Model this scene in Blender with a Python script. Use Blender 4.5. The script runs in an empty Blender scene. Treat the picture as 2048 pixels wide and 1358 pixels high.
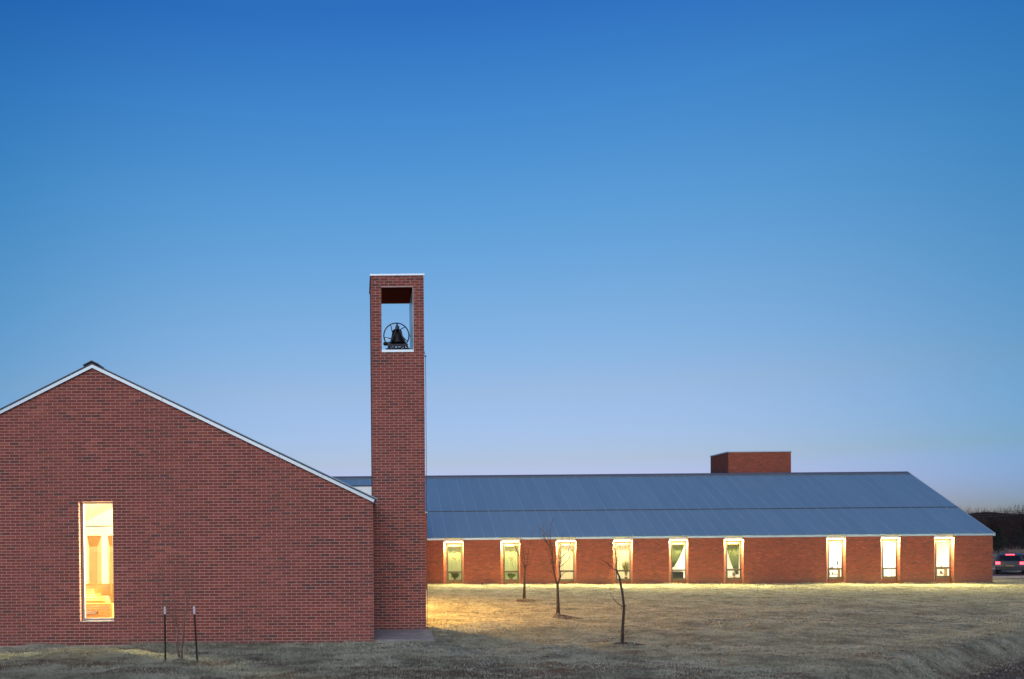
import bpy, math, random
import numpy as np
from mathutils import Vector, Matrix
R = math.radians
sc = bpy.context.scene
col = sc.collection

# ------------------------------------------------------------------ camera
cam = bpy.data.cameras.new('camera')
cam.sensor_width = 36.0
cam.lens = 1785.0 / 2048.0 * 36.0
cam.shift_x = 0.15077
cam.shift_y = 0.21041
cam.clip_end = 6000
camo = bpy.data.objects.new('camera', cam)
col.objects.link(camo)
_P, _R = R(0.8), R(0.5)
_f = Vector((0, math.cos(_P), -math.sin(_P)))
_r = Vector((1, 0, 0))
_u = _r.cross(_f)
_r2 = math.cos(_R) * _r - math.sin(_R) * _u
_u2 = math.sin(_R) * _r + math.cos(_R) * _u
M4 = Matrix((_r2, _u2, -_f)).transposed().to_4x4()
M4.translation = Vector((0, 0, 2.6))
camo.matrix_world = M4
sc.camera = camo

# ------------------------------------------------------------------ sky, twilight glow, exposure
SUN_EL, SUN_ROT = 2.0, 186.0
world = bpy.data.worlds.new('World')
sc.world = world
world.use_nodes = True
wn = world.node_tree
wn.nodes.clear()
w_out = wn.nodes.new('ShaderNodeOutputWorld')
w_bg = wn.nodes.new('ShaderNodeBackground')
w_sky = wn.nodes.new('ShaderNodeTexSky')
w_sky.sky_type = 'NISHITA'
w_sky.sun_disc = False
w_sky.sun_elevation = R(SUN_EL)
w_sky.sun_rotation = R(SUN_ROT)
w_sky.air_density = 1.0
w_sky.dust_density = 0.3
w_sky.ozone_density = 5.0
w_tc = wn.nodes.new('ShaderNodeTexCoord')
w_sep = wn.nodes.new('ShaderNodeSeparateXYZ')
w_ramp = wn.nodes.new('ShaderNodeValToRGB')
w_ramp.color_ramp.interpolation = 'LINEAR'
# colour grade of the twilight sky by elevation (x = sine of elevation)
SKY_RAMP = [
    (0.000, (3.031, 2.487, 4.921)),
    (0.031, (3.031, 2.617, 5.467)),
    (0.087, (4.743, 2.387, 2.268)),
    (0.164, (6.876, 2.332, 1.629)),
    (0.257, (6.141, 2.378, 1.554)),
    (0.352, (4.395, 2.340, 1.612)),
    (0.438, (2.831, 2.048, 1.660)),
    (0.509, (1.664, 1.590, 1.596)),
    (1.000, (1.581, 1.590, 1.596)),
]
er = w_ramp.color_ramp.elements
while len(er) < len(SKY_RAMP):
    er.new(0.5)
for e, (p, c) in zip(er, SKY_RAMP):
    e.position = p
    e.color = (c[0] / 8, c[1] / 8, c[2] / 8, 1)
w_mul = wn.nodes.new('ShaderNodeVectorMath')
w_mul.operation = 'MULTIPLY'
w_sc = wn.nodes.new('ShaderNodeVectorMath')
w_sc.operation = 'SCALE'
w_sc.inputs['Scale'].default_value = 8.0 * 3.0
L = wn.links.new
L(w_tc.outputs['Generated'], w_sep.inputs[0])
L(w_sep.outputs['Z'], w_ramp.inputs[0])
L(w_sky.outputs[0], w_mul.inputs[0])
L(w_ramp.outputs[0], w_mul.inputs[1])
# lens vignette painted into the sky colour, falling off broadly to both sides
w_flat = wn.nodes.new('ShaderNodeVectorMath'); w_flat.operation = 'MULTIPLY'; w_flat.inputs[1].default_value = (1, 1, 0)
w_nrm = wn.nodes.new('ShaderNodeVectorMath'); w_nrm.operation = 'NORMALIZE'
w_dot = wn.nodes.new('ShaderNodeVectorMath'); w_dot.operation = 'DOT_PRODUCT'; w_dot.inputs[1].default_value = (math.sin(R(7)), math.cos(R(7)), 0)
w_map = wn.nodes.new('ShaderNodeMapRange'); w_map.interpolation_type = 'SMOOTHSTEP'
w_map.inputs['From Min'].default_value = 0.82; w_map.inputs['From Max'].default_value = 1.0

w_vignette = wn.nodes.new('ShaderNodeVectorMath'); w_vignette.operation = 'MULTIPLY'
w_mix = wn.nodes.new('ShaderNodeMix'); w_mix.data_type = 'RGBA'
w_mix.inputs[6].default_value = (0.44, 0.74, 0.84, 1); w_mix.inputs[7].default_value = (1, 1, 1, 1)
L(w_tc.outputs['Generated'], w_flat.inputs[0]); L(w_flat.outputs[0], w_nrm.inputs[0]); L(w_nrm.outputs[0], w_dot.inputs[0])
L(w_dot.outputs['Value'], w_map.inputs['Value']); L(w_mul.outputs[0], w_vignette.inputs[0]); L(w_map.outputs[0], w_mix.inputs[0]); L(w_mix.outputs[2], w_vignette.inputs[1])
L(w_vignette.outputs[0], w_sc.inputs[0])
L(w_sc.outputs[0], w_bg.inputs[0])
w_bg.inputs[1].default_value = 0.1
L(w_bg.outputs[0], w_out.inputs[0])

sun = bpy.data.lights.new('sun', 'SUN')
sun.energy = 1.4
sun.angle = R(50)
sun.color = (1.0, 0.86, 0.80)
suno = bpy.data.objects.new('sun', sun)
_d = Vector((math.sin(R(SUN_ROT)) , math.cos(R(SUN_ROT)), math.tan(R(32))))   # towards the glow behind the camera
suno.rotation_euler = _d.to_track_quat('Z', 'Y').to_euler()
suno.location = (-20, -40, 20)
col.objects.link(suno)

sc.view_settings.view_transform = 'Standard'
sc.view_settings.look = 'None'
sc.view_settings.exposure = 0.0
sc.view_settings.gamma = 1.0
sc.view_settings.use_curve_mapping = False

# ------------------------------------------------------------------ helpers
class MB:
    """collects polygons; build() links them as ONE mesh object"""
    def __init__(s):
        s.v, s.f, s.t, s.m = [], [], [], []
    def poly(s, pts, tone=0.5, mat=0):
        n = len(s.v)
        s.v.extend([tuple(p) for p in pts])
        s.f.append(tuple(range(n, n + len(pts))))
        s.t.append(tone); s.m.append(mat)
    def box(s, x0, x1, y0, y1, z0, z1, tone=0.5, mat=0, skip=''):
        n = len(s.v)
        s.v.extend([(x0,y0,z0),(x1,y0,z0),(x1,y1,z0),(x0,y1,z0),(x0,y0,z1),(x1,y0,z1),(x1,y1,z1),(x0,y1,z1)])
        F = {'b':(3,2,1,0),'t':(4,5,6,7),'f':(0,1,5,4),'r':(1,2,6,5),'k':(2,3,7,6),'l':(3,0,4,7)}
        for k, q in F.items():
            if k in skip: continue
            s.f.append(tuple(n + i for i in q)); s.t.append(tone); s.m.append(mat)
    def prism(s, pts, d, tone=0.5, mat=0):
        """convex/simple polygon pts (3D, ccw seen against d) extruded by vector d, closed"""
        a = [Vector(p) for p in pts]; d = Vector(d); b = [p + d for p in a]
        s.poly(a[::-1] if False else a, tone, mat)
        s.poly(b[::-1], tone, mat)
        for i in range(len(a)):
            j = (i + 1) % len(a)
            s.poly([a[i], b[i], b[j], a[j]], tone, mat)
    def tube(s, pts, rad, n=6, tone=0.5, mat=0, caps=True):
        pts = [Vector(p) for p in pts]
        if not hasattr(rad, '__len__'): rad = [rad] * len(pts)
        base = len(s.v); prev = None
        for i, p in enumerate(pts):
            t = (pts[min(i+1, len(pts)-1)] - pts[max(i-1, 0)])
            if t.length < 1e-9: t = Vector((0,0,1))
            t.normalize()
            if prev is None:
                a = Vector((1,0,0)) if abs(t.x) < 0.9 else Vector((0,1,0))
            else:
                a = prev
            a = (a - t * a.dot(t)).normalized(); prev = a
            b = t.cross(a)
            for k in range(n):
                an = 2 * math.pi * k / n
                s.v.append(tuple(p + (a * math.cos(an) + b * math.sin(an)) * rad[i]))
        for i in range(len(pts) - 1):
            for k in range(n):
                k2 = (k + 1) % n
                s.f.append((base+i*n+k, base+i*n+k2, base+(i+1)*n+k2, base+(i+1)*n+k)); s.t.append(tone); s.m.append(mat)
        if caps:
            s.f.append(tuple(base + k for k in range(n))[::-1]); s.t.append(tone); s.m.append(mat)
            s.f.append(tuple(base + (len(pts)-1)*n + k for k in range(n))); s.t.append(tone); s.m.append(mat)
    def lathe(s, prof, c, n=20, tone=0.5, mat=0):
        base = len(s.v)
        for r, z in prof:
            for k in range(n):
                a = 2*math.pi*k/n
                s.v.append((c[0]+r*math.cos(a), c[1]+r*math.sin(a), c[2]+z))
        for i in range(len(prof)-1):
            for k in range(n):
                k2 = (k+1) % n
                s.f.append((base+i*n+k, base+i*n+k2, base+(i+1)*n+k2, base+(i+1)*n+k)); s.t.append(tone); s.m.append(mat)
    def mesh(s, name, mats, origin=(0,0,0), smooth=False):
        me = bpy.data.meshes.new(name)
        o = np.array(origin, float)
        v = np.array(s.v, float).reshape(-1, 3) - o
        me.from_pydata(v.tolist(), [], s.f)
        if not isinstance(mats, (list, tuple)): mats = [mats]
        for m in mats: me.materials.append(m)
        if len(mats) > 1: me.polygons.foreach_set('material_index', s.m)
        a = me.attributes.new('tone', 'FLOAT', 'FACE')
        a.data.foreach_set('value', s.t)
        if smooth: me.polygons.foreach_set('use_smooth', [True] * len(me.polygons))
        me.update()
        return me
    def build(s, name, mats, parent=None, smooth=False, bevel=0):
        org = tuple(parent_origin(parent)) if parent else (0, 0, 0)
        ob = bpy.data.objects.new(name, s.mesh(name, mats, org, smooth))
        col.objects.link(ob)
        if parent: ob.parent = parent
        if bevel:
            b = ob.modifiers.new('bevel', 'BEVEL'); b.width = bevel; b.segments = 2; b.limit_method = 'ANGLE'
        return ob

def parent_origin(p):
    o = Vector((0, 0, 0))
    while p is not None:
        o += p.location; p = p.parent
    return o

def tag(o, label=None, cat=None, group=None, kind=None):
    if label: o['label'] = label
    if cat: o['category'] = cat
    if group: o['group'] = group
    if kind: o['kind'] = kind
    return o

def thing(name, loc, label, cat, group=None, rz=0):
    o = bpy.data.objects.new(name, None)
    o.empty_display_size = 0.2
    o.location = loc; o.rotation_euler = (0, 0, rz)
    col.objects.link(o)
    return tag(o, label, cat, group)

def copy_tree(o, parent=None):
    c = o.copy(); col.objects.link(c)
    c.parent = parent
    for ch in list(o.children): copy_tree(ch, c)
    return c

# ------------------------------------------------------------------ materials
def new_mat(name):
    m = bpy.data.materials.new(name); m.use_nodes = True
    nt = m.node_tree
    b = nt.nodes['Principled BSDF']
    return m, nt, b, nt.nodes.new, nt.links.new

def ramp_node(nt, stops, interp='LINEAR'):
    r = nt.nodes.new('ShaderNodeValToRGB'); r.color_ramp.interpolation = interp
    e = r.color_ramp.elements
    while len(e) < len(stops): e.new(0.5)
    for x, (p, c) in zip(e, stops):
        x.position = p; x.color = (*c, 1)
    return r

def plain(name, color, rough=0.6, metal=0.0, var=0.12, scale=6.0, bump=0.0, emit=None, es=0.0, spec=0.5):
    m, nt, b, N, K = new_mat(name)
    tc = N('ShaderNodeTexCoord'); nz = N('ShaderNodeTexNoise')
    nz.inputs['Scale'].default_value = scale; nz.inputs['Detail'].default_value = 6
    K(tc.outputs['Object'], nz.inputs['Vector'])
    lo = tuple(c * (1 - var) for c in color); hi = tuple(min(1, c * (1 + var)) for c in color)
    r = ramp_node(nt, [(0.3, lo), (0.7, hi)])
    K(nz.outputs['Fac'], r.inputs[0]); K(r.outputs[0], b.inputs['Base Color'])
    b.inputs['Roughness'].default_value = rough; b.inputs['Metallic'].default_value = metal
    b.inputs['Specular IOR Level'].default_value = spec
    if bump:
        bp = N('ShaderNodeBump'); bp.inputs['Strength'].default_value = bump; bp.inputs['Distance'].default_value = 0.02
        K(nz.outputs['Fac'], bp.inputs['Height']); K(bp.outputs[0], b.inputs['Normal'])
    if emit:
        b.inputs['Emission Color'].default_value = (*emit, 1); b.inputs['Emission Strength'].default_value = es
    return m

def brick_mat(name, stops):
    m, nt, b, N, K = new_mat(name)
    at = N('ShaderNodeAttribute'); at.attribute_name = 'tone'
    geo = N('ShaderNodeNewGeometry')
    nz = N('ShaderNodeTexNoise'); nz.inputs['Scale'].default_value = 14; nz.inputs['Detail'].default_value = 8
    K(geo.outputs['Position'], nz.inputs['Vector'])
    n2 = N('ShaderNodeTexNoise'); n2.inputs['Scale'].default_value = 0.7; n2.inputs['Detail'].default_value = 3
    K(geo.outputs['Position'], n2.inputs['Vector'])
    mx = N('ShaderNodeMath'); mx.operation = 'MULTIPLY_ADD'; mx.inputs[1].default_value = 0.22; 
    K(nz.outputs['Fac'], mx.inputs[0]); K(at.outputs['Fac'], mx.inputs[2])
    m2 = N('ShaderNodeMath'); m2.operation = 'MULTIPLY_ADD'; m2.inputs[1].default_value = 0.25
    K(n2.outputs['Fac'], m2.inputs[0]); K(mx.outputs[0], m2.inputs[2])
    m3 = N('ShaderNodeMath'); m3.operation = 'SUBTRACT'; m3.inputs[1].default_value = 0.235
    K(m2.outputs[0], m3.inputs[0])
    r = ramp_node(nt, stops); K(m3.outputs[0], r.inputs[0])
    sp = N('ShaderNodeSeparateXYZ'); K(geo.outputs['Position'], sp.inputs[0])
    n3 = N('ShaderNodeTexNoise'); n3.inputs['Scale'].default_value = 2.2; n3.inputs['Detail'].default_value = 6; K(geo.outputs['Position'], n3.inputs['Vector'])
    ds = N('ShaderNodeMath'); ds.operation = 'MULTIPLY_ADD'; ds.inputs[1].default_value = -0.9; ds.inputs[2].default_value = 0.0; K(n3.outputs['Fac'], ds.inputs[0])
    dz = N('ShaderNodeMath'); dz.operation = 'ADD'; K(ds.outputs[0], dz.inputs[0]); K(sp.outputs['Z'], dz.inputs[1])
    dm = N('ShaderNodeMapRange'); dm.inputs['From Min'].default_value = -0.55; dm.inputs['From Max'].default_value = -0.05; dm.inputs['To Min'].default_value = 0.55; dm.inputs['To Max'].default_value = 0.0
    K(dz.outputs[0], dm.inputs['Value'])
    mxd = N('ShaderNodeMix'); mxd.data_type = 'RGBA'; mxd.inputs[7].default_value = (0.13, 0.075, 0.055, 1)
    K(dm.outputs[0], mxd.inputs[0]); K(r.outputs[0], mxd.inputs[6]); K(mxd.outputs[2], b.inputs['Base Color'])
    b.inputs['Roughness'].default_value = 0.85
    bp = N('ShaderNodeBump'); bp.inputs['Strength'].default_value = 0.25; bp.inputs['Distance'].default_value = 0.005
    K(nz.outputs['Fac'], bp.inputs['Height']); K(bp.outputs[0], b.inputs['Normal'])
    return m

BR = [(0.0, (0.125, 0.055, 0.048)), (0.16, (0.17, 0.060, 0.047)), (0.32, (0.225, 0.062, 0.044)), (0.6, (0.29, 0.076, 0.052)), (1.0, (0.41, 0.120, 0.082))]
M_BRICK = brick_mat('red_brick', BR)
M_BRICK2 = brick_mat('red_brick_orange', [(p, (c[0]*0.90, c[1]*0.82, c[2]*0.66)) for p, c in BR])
M_MORTAR = plain('mortar', (0.60, 0.43, 0.38), 0.95, var=0.15, scale=9, bump=0.2)
M_MORTAR2 = plain('mortar_far', (0.34, 0.19, 0.13), 0.95, var=0.15, scale=9, bump=0.2)
M_WHITEMET = plain('pale_metal_trim', (0.52, 0.68, 0.76), 0.35, 0.45, var=0.03, scale=1)
M_DARKMET = plain('dark_roof_edge', (0.045, 0.055, 0.075), 0.5, 0.3, var=0.1)
M_CONC = plain('concrete', (0.30, 0.29, 0.28), 0.85, var=0.2, scale=5, bump=0.3)
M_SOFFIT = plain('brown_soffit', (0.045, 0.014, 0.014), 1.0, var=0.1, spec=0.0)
M_IRON = plain('black_iron', (0.018, 0.022, 0.030), 0.45, 0.6, var=0.3, scale=12)
M_BRASS = plain('tarnished_brass', (0.06, 0.05, 0.03), 0.5, 0.7, var=0.3, scale=12)
M_CABLE = plain('grey_cable', (0.10, 0.08, 0.09), 0.6)
M_WHITEP = plain('white_plaster', (0.78, 0.76, 0.70), 0.8, var=0.03)
M_WHITEH = plain('warm_hall_plaster', (0.66, 0.62, 0.52), 0.8, var=0.03)
M_CREAM = plain('cream_plaster', (0.52, 0.44, 0.28), 0.8, var=0.03)
M_OAK = plain('honey_oak', (0.24, 0.115, 0.022), 0.45, var=0.2, scale=3)
M_TAN = plain('tan_panel', (0.28, 0.21, 0.10), 0.7, var=0.1, scale=2)
M_FLOOR = plain('interior_floor', (0.40, 0.27, 0.14), 0.4, var=0.1)
M_FRAME = plain('bronze_window_frame', (0.12, 0.105, 0.065), 0.45, 0.4, var=0.08)
M_FRAMEH = plain('grey_window_frame', (0.36, 0.34, 0.33), 0.45, 0.3, var=0.05)
M_HEAD = plain('recessed_head_panel', (0.72, 0.74, 0.68), 0.5, 0.2, var=0.06)
M_STRIP = plain('lit_strip_lamp', (1, 1, 1), 0.5, emit=(1.0, 0.88, 0.62), es=7.0)
M_SCONCE = plain('lit_sconce_glass', (1, 0.8, 0.5), 0.4, emit=(1.0, 0.62, 0.22), es=30.0)
M_DARKGREEN = plain('green_steel_post', (0.008, 0.018, 0.014), 0.5, 0.3)
M_WHITEPAINT = plain('white_paint', (0.80, 0.80, 0.86), 0.5, var=0.04)
M_BARK = plain('dark_bark', (0.050, 0.036, 0.034), 0.9, var=0.4, scale=20, bump=0.5)
M_BARK2 = plain('pale_shrub_bark', (0.17, 0.115, 0.095), 0.9, var=0.3, scale=20, bump=0.4)
M_TWIG = plain('twig', (0.034, 0.026, 0.024), 1.0, var=0.3, spec=0.02)
M_MULCH = plain('dark_mulch', (0.055, 0.036, 0.028), 1.0, var=0.5, scale=25, bump=0.9)

def roof_mat():
    m, nt, b, N, K = new_mat('blue_grey_standing_seam')
    at = N('ShaderNodeAttribute'); at.attribute_name = 'tone'
    geo = N('ShaderNodeNewGeometry')
    mp = N('ShaderNodeMapping'); mp.inputs['Scale'].default_value = (1.6, 0.25, 0.25)
    nz = N('ShaderNodeTexNoise'); nz.inputs['Scale'].default_value = 1.6; nz.inputs['Detail'].default_value = 6; nz.inputs['Roughness'].default_value = 0.6
    K(geo.outputs['Position'], mp.inputs[0]); K(mp.outputs[0], nz.inputs['Vector'])
    mx = N('ShaderNodeMath'); mx.operation = 'MULTIPLY_ADD'; mx.inputs[1].default_value = 0.5
    mx.inputs[1].default_value = 0.28
    K(nz.outputs['Fac'], mx.inputs[0]); K(at.outputs['Fac'], mx.inputs[2])
    r = ramp_node(nt, [(0.30, (0.225, 0.40, 0.52)), (0.78, (0.295, 0.50, 0.63)), (1.0, (0.44, 0.62, 0.74))])
    K(mx.outputs[0], r.inputs[0]); K(r.outputs[0], b.inputs['Base Color'])
    b.inputs['Metallic'].default_value = 0.45
    rr = N('ShaderNodeMapRange'); rr.inputs['To Min'].default_value = 0.42; rr.inputs['To Max'].default_value = 0.6
    K(nz.outputs['Fac'], rr.inputs['Value']); K(rr.outputs[0], b.inputs['Roughness'])
    return m
M_ROOF = roof_mat()

def glass_mat():
    m = bpy.data.materials.new('window_glass'); m.use_nodes = True
    nt = m.node_tree; nt.nodes.clear(); N = nt.nodes.new; K = nt.links.new
    o = N('ShaderNodeOutputMaterial'); t = N('ShaderNodeBsdfTransparent'); g = N('ShaderNodeBsdfGlossy'); mx = N('ShaderNodeMixShader')
    lw = N('ShaderNodeLayerWeight'); lw.inputs['Blend'].default_value = 0.5
    pw_ = N('ShaderNodeMath'); pw_.operation = 'POWER'; pw_.inputs[1].default_value = 5.0
    fr = N('ShaderNodeMath'); fr.operation = 'MULTIPLY_ADD'; fr.inputs[1].default_value = 0.9; fr.inputs[2].default_value = 0.04
    K(lw.outputs['Facing'], pw_.inputs[0]); K(pw_.outputs[0], fr.inputs[0])
    t.inputs[0].default_value = (0.96, 0.98, 0.96, 1); g.inputs['Roughness'].default_value = 0.02
    K(fr.outputs[0], mx.inputs[0]); K(t.outputs[0], mx.inputs[1]); K(g.outputs[0], mx.inputs[2]); K(mx.outputs[0], o.inputs[0])
    return m
M_GLASS = glass_mat()

def cloth_mat(name, c, trans=0.5):
    m, nt, b, N, K = new_mat(name)
    nt.nodes.remove(b)
    o = nt.nodes['Material Output']
    d = N('ShaderNodeBsdfDiffuse'); t = N('ShaderNodeBsdfTranslucent'); mx = N('ShaderNodeMixShader')
    nz = N('ShaderNodeTexNoise'); nz.inputs['Scale'].default_value = 9
    r = ramp_node(nt, [(0.3, tuple(x*0.85 for x in c)), (0.7, c)])
    K(nz.outputs['Fac'], r.inputs[0]); K(r.outputs[0], d.inputs[0]); K(r.outputs[0], t.inputs[0])
    mx.inputs[0].default_value = trans
    K(d.outputs[0], mx.inputs[1]); K(t.outputs[0], mx.inputs[2]); K(mx.outputs[0], o.inputs[0])
    return m
M_CURT_PALE = cloth_mat('pale_green_cloth', (0.62, 0.66, 0.42))
M_CURT_CREAM = cloth_mat('cream_cloth', (0.80, 0.74, 0.56))
M_CURT_GREEN = cloth_mat('sage_green_cloth', (0.17, 0.20, 0.10), 0.35)

def ground_mat():
    m, nt, b, N, K = new_mat('dormant_lawn')
    geo = N('ShaderNodeNewGeometry')
    def noise(s, d=6, ro=0.6, sc3=None):
        nz = N('ShaderNodeTexNoise'); nz.inputs['Scale'].default_value = s; nz.inputs['Detail'].default_value = d; nz.inputs['Roughness'].default_value = ro
        if sc3:
            mp = N('ShaderNodeMapping'); mp.inputs['Scale'].default_value = sc3
            K(geo.outputs['Position'], mp.inputs[0]); K(mp.outputs[0], nz.inputs['Vector'])
        else: K(geo.outputs['Position'], nz.inputs['Vector'])
        return nz
    a = noise(1.3, 8, 0.68); c = noise(9, 8, 0.7); e = noise(0.22, 4, 0.5)
    s = N('ShaderNodeMath'); s.operation = 'MULTIPLY_ADD'; s.inputs[1].default_value = 0.55
    K(a.outputs['Fac'], s.inputs[0])
    s2 = N('ShaderNodeMath'); s2.operation = 'MULTIPLY'; s2.inputs[1].default_value = 0.45
    K(c.outputs['Fac'], s2.inputs[0]); K(s2.outputs[0], s.inputs[2])
    r = ramp_node(nt, [(0.36, (0.075, 0.068, 0.053)), (0.46, (0.23, 0.235, 0.16)), (0.54, (0.39, 0.41, 0.285)), (0.66, (0.56, 0.59, 0.43))])
    K(s.outputs[0], r.inputs[0])
    # bare red earth showing through, mostly in the near lawn
    d = noise(0.8, 6, 0.65)
    r2 = ramp_node(nt, [(0.56, (0, 0, 0)), (0.66, (1, 1, 1))])
    K(d.outputs['Fac'], r2.inputs[0])
    at = N('ShaderNodeAttribute'); at.attribute_name = 'bare'
    mm = N('ShaderNodeMath'); mm.operation = 'MULTIPLY'
    K(r2.outputs[0], mm.inputs[0]); mm.inputs[1].default_value = 0.5
    ma = N('ShaderNodeMath'); ma.operation = 'MAXIMUM'
    K(mm.outputs[0], ma.inputs[0]); 
    mb = N('ShaderNodeMath'); mb.operation = 'MULTIPLY'; K(at.outputs['Fac'], mb.inputs[0]); K(c.outputs['Fac'], mb.inputs[1])
    mc = N('ShaderNodeMath'); mc.operation = 'MULTIPLY'; mc.inputs[1].default_value = 1.5; mc.use_clamp = True; K(mb.outputs[0], mc.inputs[0])
    K(mc.outputs[0], ma.inputs[1])
    mix = N('ShaderNodeMix'); mix.data_type = 'RGBA'
    K(ma.outputs[0], mix.inputs[0]); K(r.outputs[0], mix.inputs[6]); mix.inputs[7].default_value = (0.135, 0.070, 0.048, 1)
    K(mix.outputs[2], b.inputs['Base Color'])
    b.inputs['Roughness'].default_value = 1.0; b.inputs['Specular IOR Level'].default_value = 0.1
    f = noise(30, 6, 0.75)
    bp = N('ShaderNodeBump'); bp.inputs['Strength'].default_value = 0.9; bp.inputs['Distance'].default_value = 0.05
    K(f.outputs['Fac'], bp.inputs['Height']); K(bp.outputs[0], b.inputs['Normal'])
    return m
M_GROUND = ground_mat()

def blade_mat():
    m, nt, b, N, K = new_mat('dry_grass_blade')
    at = N('ShaderNodeAttribute'); at.attribute_name = 'tone'
    r = ramp_node(nt, [(0.1, (0.13, 0.12, 0.095)), (0.5, (0.41, 0.43, 0.31)), (0.9, (0.64, 0.64, 0.52))])
    K(at.outputs['Fac'], r.inputs[0]); K(r.outputs[0], b.inputs['Base Color'])
    b.inputs['Roughness'].default_value = 0.9; b.inputs['Specular IOR Level'].default_value = 0.15
    return m
M_BLADE = blade_mat()

# ------------------------------------------------------------------ ground
rng = np.random.default_rng(7)
_lat = rng.random((256, 256))
def vnoise(x, y):
    xi = np.floor(x).astype(int); yi = np.floor(y).astype(int)
    fx = x - xi; fy = y - yi
    fx = fx*fx*(3-2*fx); fy = fy*fy*(3-2*fy)
    a = _lat[xi % 256, yi % 256]; b = _lat[(xi+1) % 256, yi % 256]
    c = _lat[xi % 256, (yi+1) % 256]; d = _lat[(xi+1) % 256, (yi+1) % 256]
    return (a*(1-fx)+b*fx)*(1-fy) + (c*(1-fx)+d*fx)*fy
def sstep(t):
    t = np.clip(t, 0, 1); return t*t*(3-2*t)
def swale_s(x, y):
    return (x-9.4)*0.645 - (y-17.0)*0.765 + 0.5*(vnoise(x*0.35+11, y*0.35)-0.5)
def near_bare(x, y):
    return 0.85*sstep((0.6*vnoise(x*0.45+31, y*1.1+7) + 0.4*vnoise(x*1.7+3, y*2.6) - 0.50)/0.14)*(1-sstep((y-19.0)/3.5))
def hgt(x, y):
    x = np.asarray(x, float); y = np.asarray(y, float)
    h = -0.10*sstep((y-30)/22) - 0.24*sstep((x-2)/38)*sstep((y-24)/28)
    near = 1 - sstep((y-62)/4)
    nob = 1 - 0.85*sstep(1 - np.abs(y-55.6)/1.4)*(x > 3)
    h = h + near*nob*(0.10*(vnoise(x*0.25, y*0.25+3)-0.5) + 0.07*(vnoise(x*1.1, y*1.1)-0.5) + 0.05*(vnoise(x*3.3+5, y*3.3)-0.5) + 0.03*(vnoise(x*9, y*9)-0.5))
    s = swale_s(x, y)
    h = h + near*(0.07*np.exp(-((s+0.5)/0.6)**2) - 0.42*sstep((s+0.1)/0.8) + 0.12*sstep((s-1.4)/2.5))
    for cx, cy, r, a in ((7.26,39.0,0.9,0.10),(6.73,30.0,0.75,0.10),(6.6,22.3,0.6,0.04),(-3.87,19.4,0.5,0.03)):
        h = h + a*np.exp(-(((x-cx)**2+(y-cy)**2)/(r*0.6)**2))
    far = sstep((y-90)/200)
    h = h + far*1.5*(vnoise(x*0.01+4, y*0.01)-0.3)
    return h
def axis(segs):
    out = [segs[0][0]]
    for a, b, st in segs:
        n = max(1, int(round((b-a)/st)))
        out.extend(list(a + (b-a)*np.arange(1, n+1)/n))
    return np.array(out)
gx = axis([(-900,-60,60),(-60,-16,4),(-16,22,0.14),(22,48,0.3),(48,80,1.5),(80,240,10),(240,1200,60)])
gy = axis([(-300,-20,20),(-20,14,2),(14,32,0.12),(32,64,0.28),(64,110,1.5),(110,300,10),(300,2500,100)])
X, Y = np.meshgrid(gx, gy)
Z = hgt(X, Y)
nx, ny = len(gx), len(gy)
gm = bpy.data.meshes.new('ground')
vv = np.stack([X.ravel(), Y.ravel(), Z.ravel()], 1)
ii = (np.arange(ny-1)[:, None]*nx + np.arange(nx-1)[None, :]).ravel()
ff = np.stack([ii, ii+1, ii+nx+1, ii+nx], 1)
gm.vertices.add(len(vv)); gm.vertices.foreach_set('co', vv.ravel())
gm.loops.add(ff.size); gm.loops.foreach_set('vertex_index', ff.ravel())
gm.polygons.add(len(ff)); gm.polygons.foreach_set('loop_start', np.arange(0, ff.size, 4)); gm.polygons.foreach_set('loop_total', np.full(len(ff), 4))
gm.polygons.foreach_set('use_smooth', np.ones(len(ff), bool))
gm.update(); gm.validate()
ba = gm.attributes.new('bare', 'FLOAT', 'POINT')
s_ = swale_s(X, Y)
bare = 0.9*sstep((s_-0.15)/0.7)*(Y < 40)  # bare dirt below the swale lip; its dark tone also paints the bank's shade
bare = bare + 0.8*sstep(1-np.hypot((X+0.3)/2.0, (Y-18.6)/0.9)) + 0.7*sstep(1-np.hypot((X-2.6)/0.6, (Y-20.6)/0.5)) + 0.6*sstep(1-np.hypot((X+8.6)/3.0, (Y-20.0)/0.5))
bare = bare + 0.75*sstep(1-np.hypot((X-2.5)/3.5, (Y-17.6)/1.2))
bare = bare + near_bare(X, Y)
ba.data.foreach_set('value', np.clip(bare, 0, 1).ravel().astype(np.float32))
gm.materials.append(M_GROUND)
ground = bpy.data.objects.new('ground', gm); col.objects.link(ground)
tag(ground, kind='structure')

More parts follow.
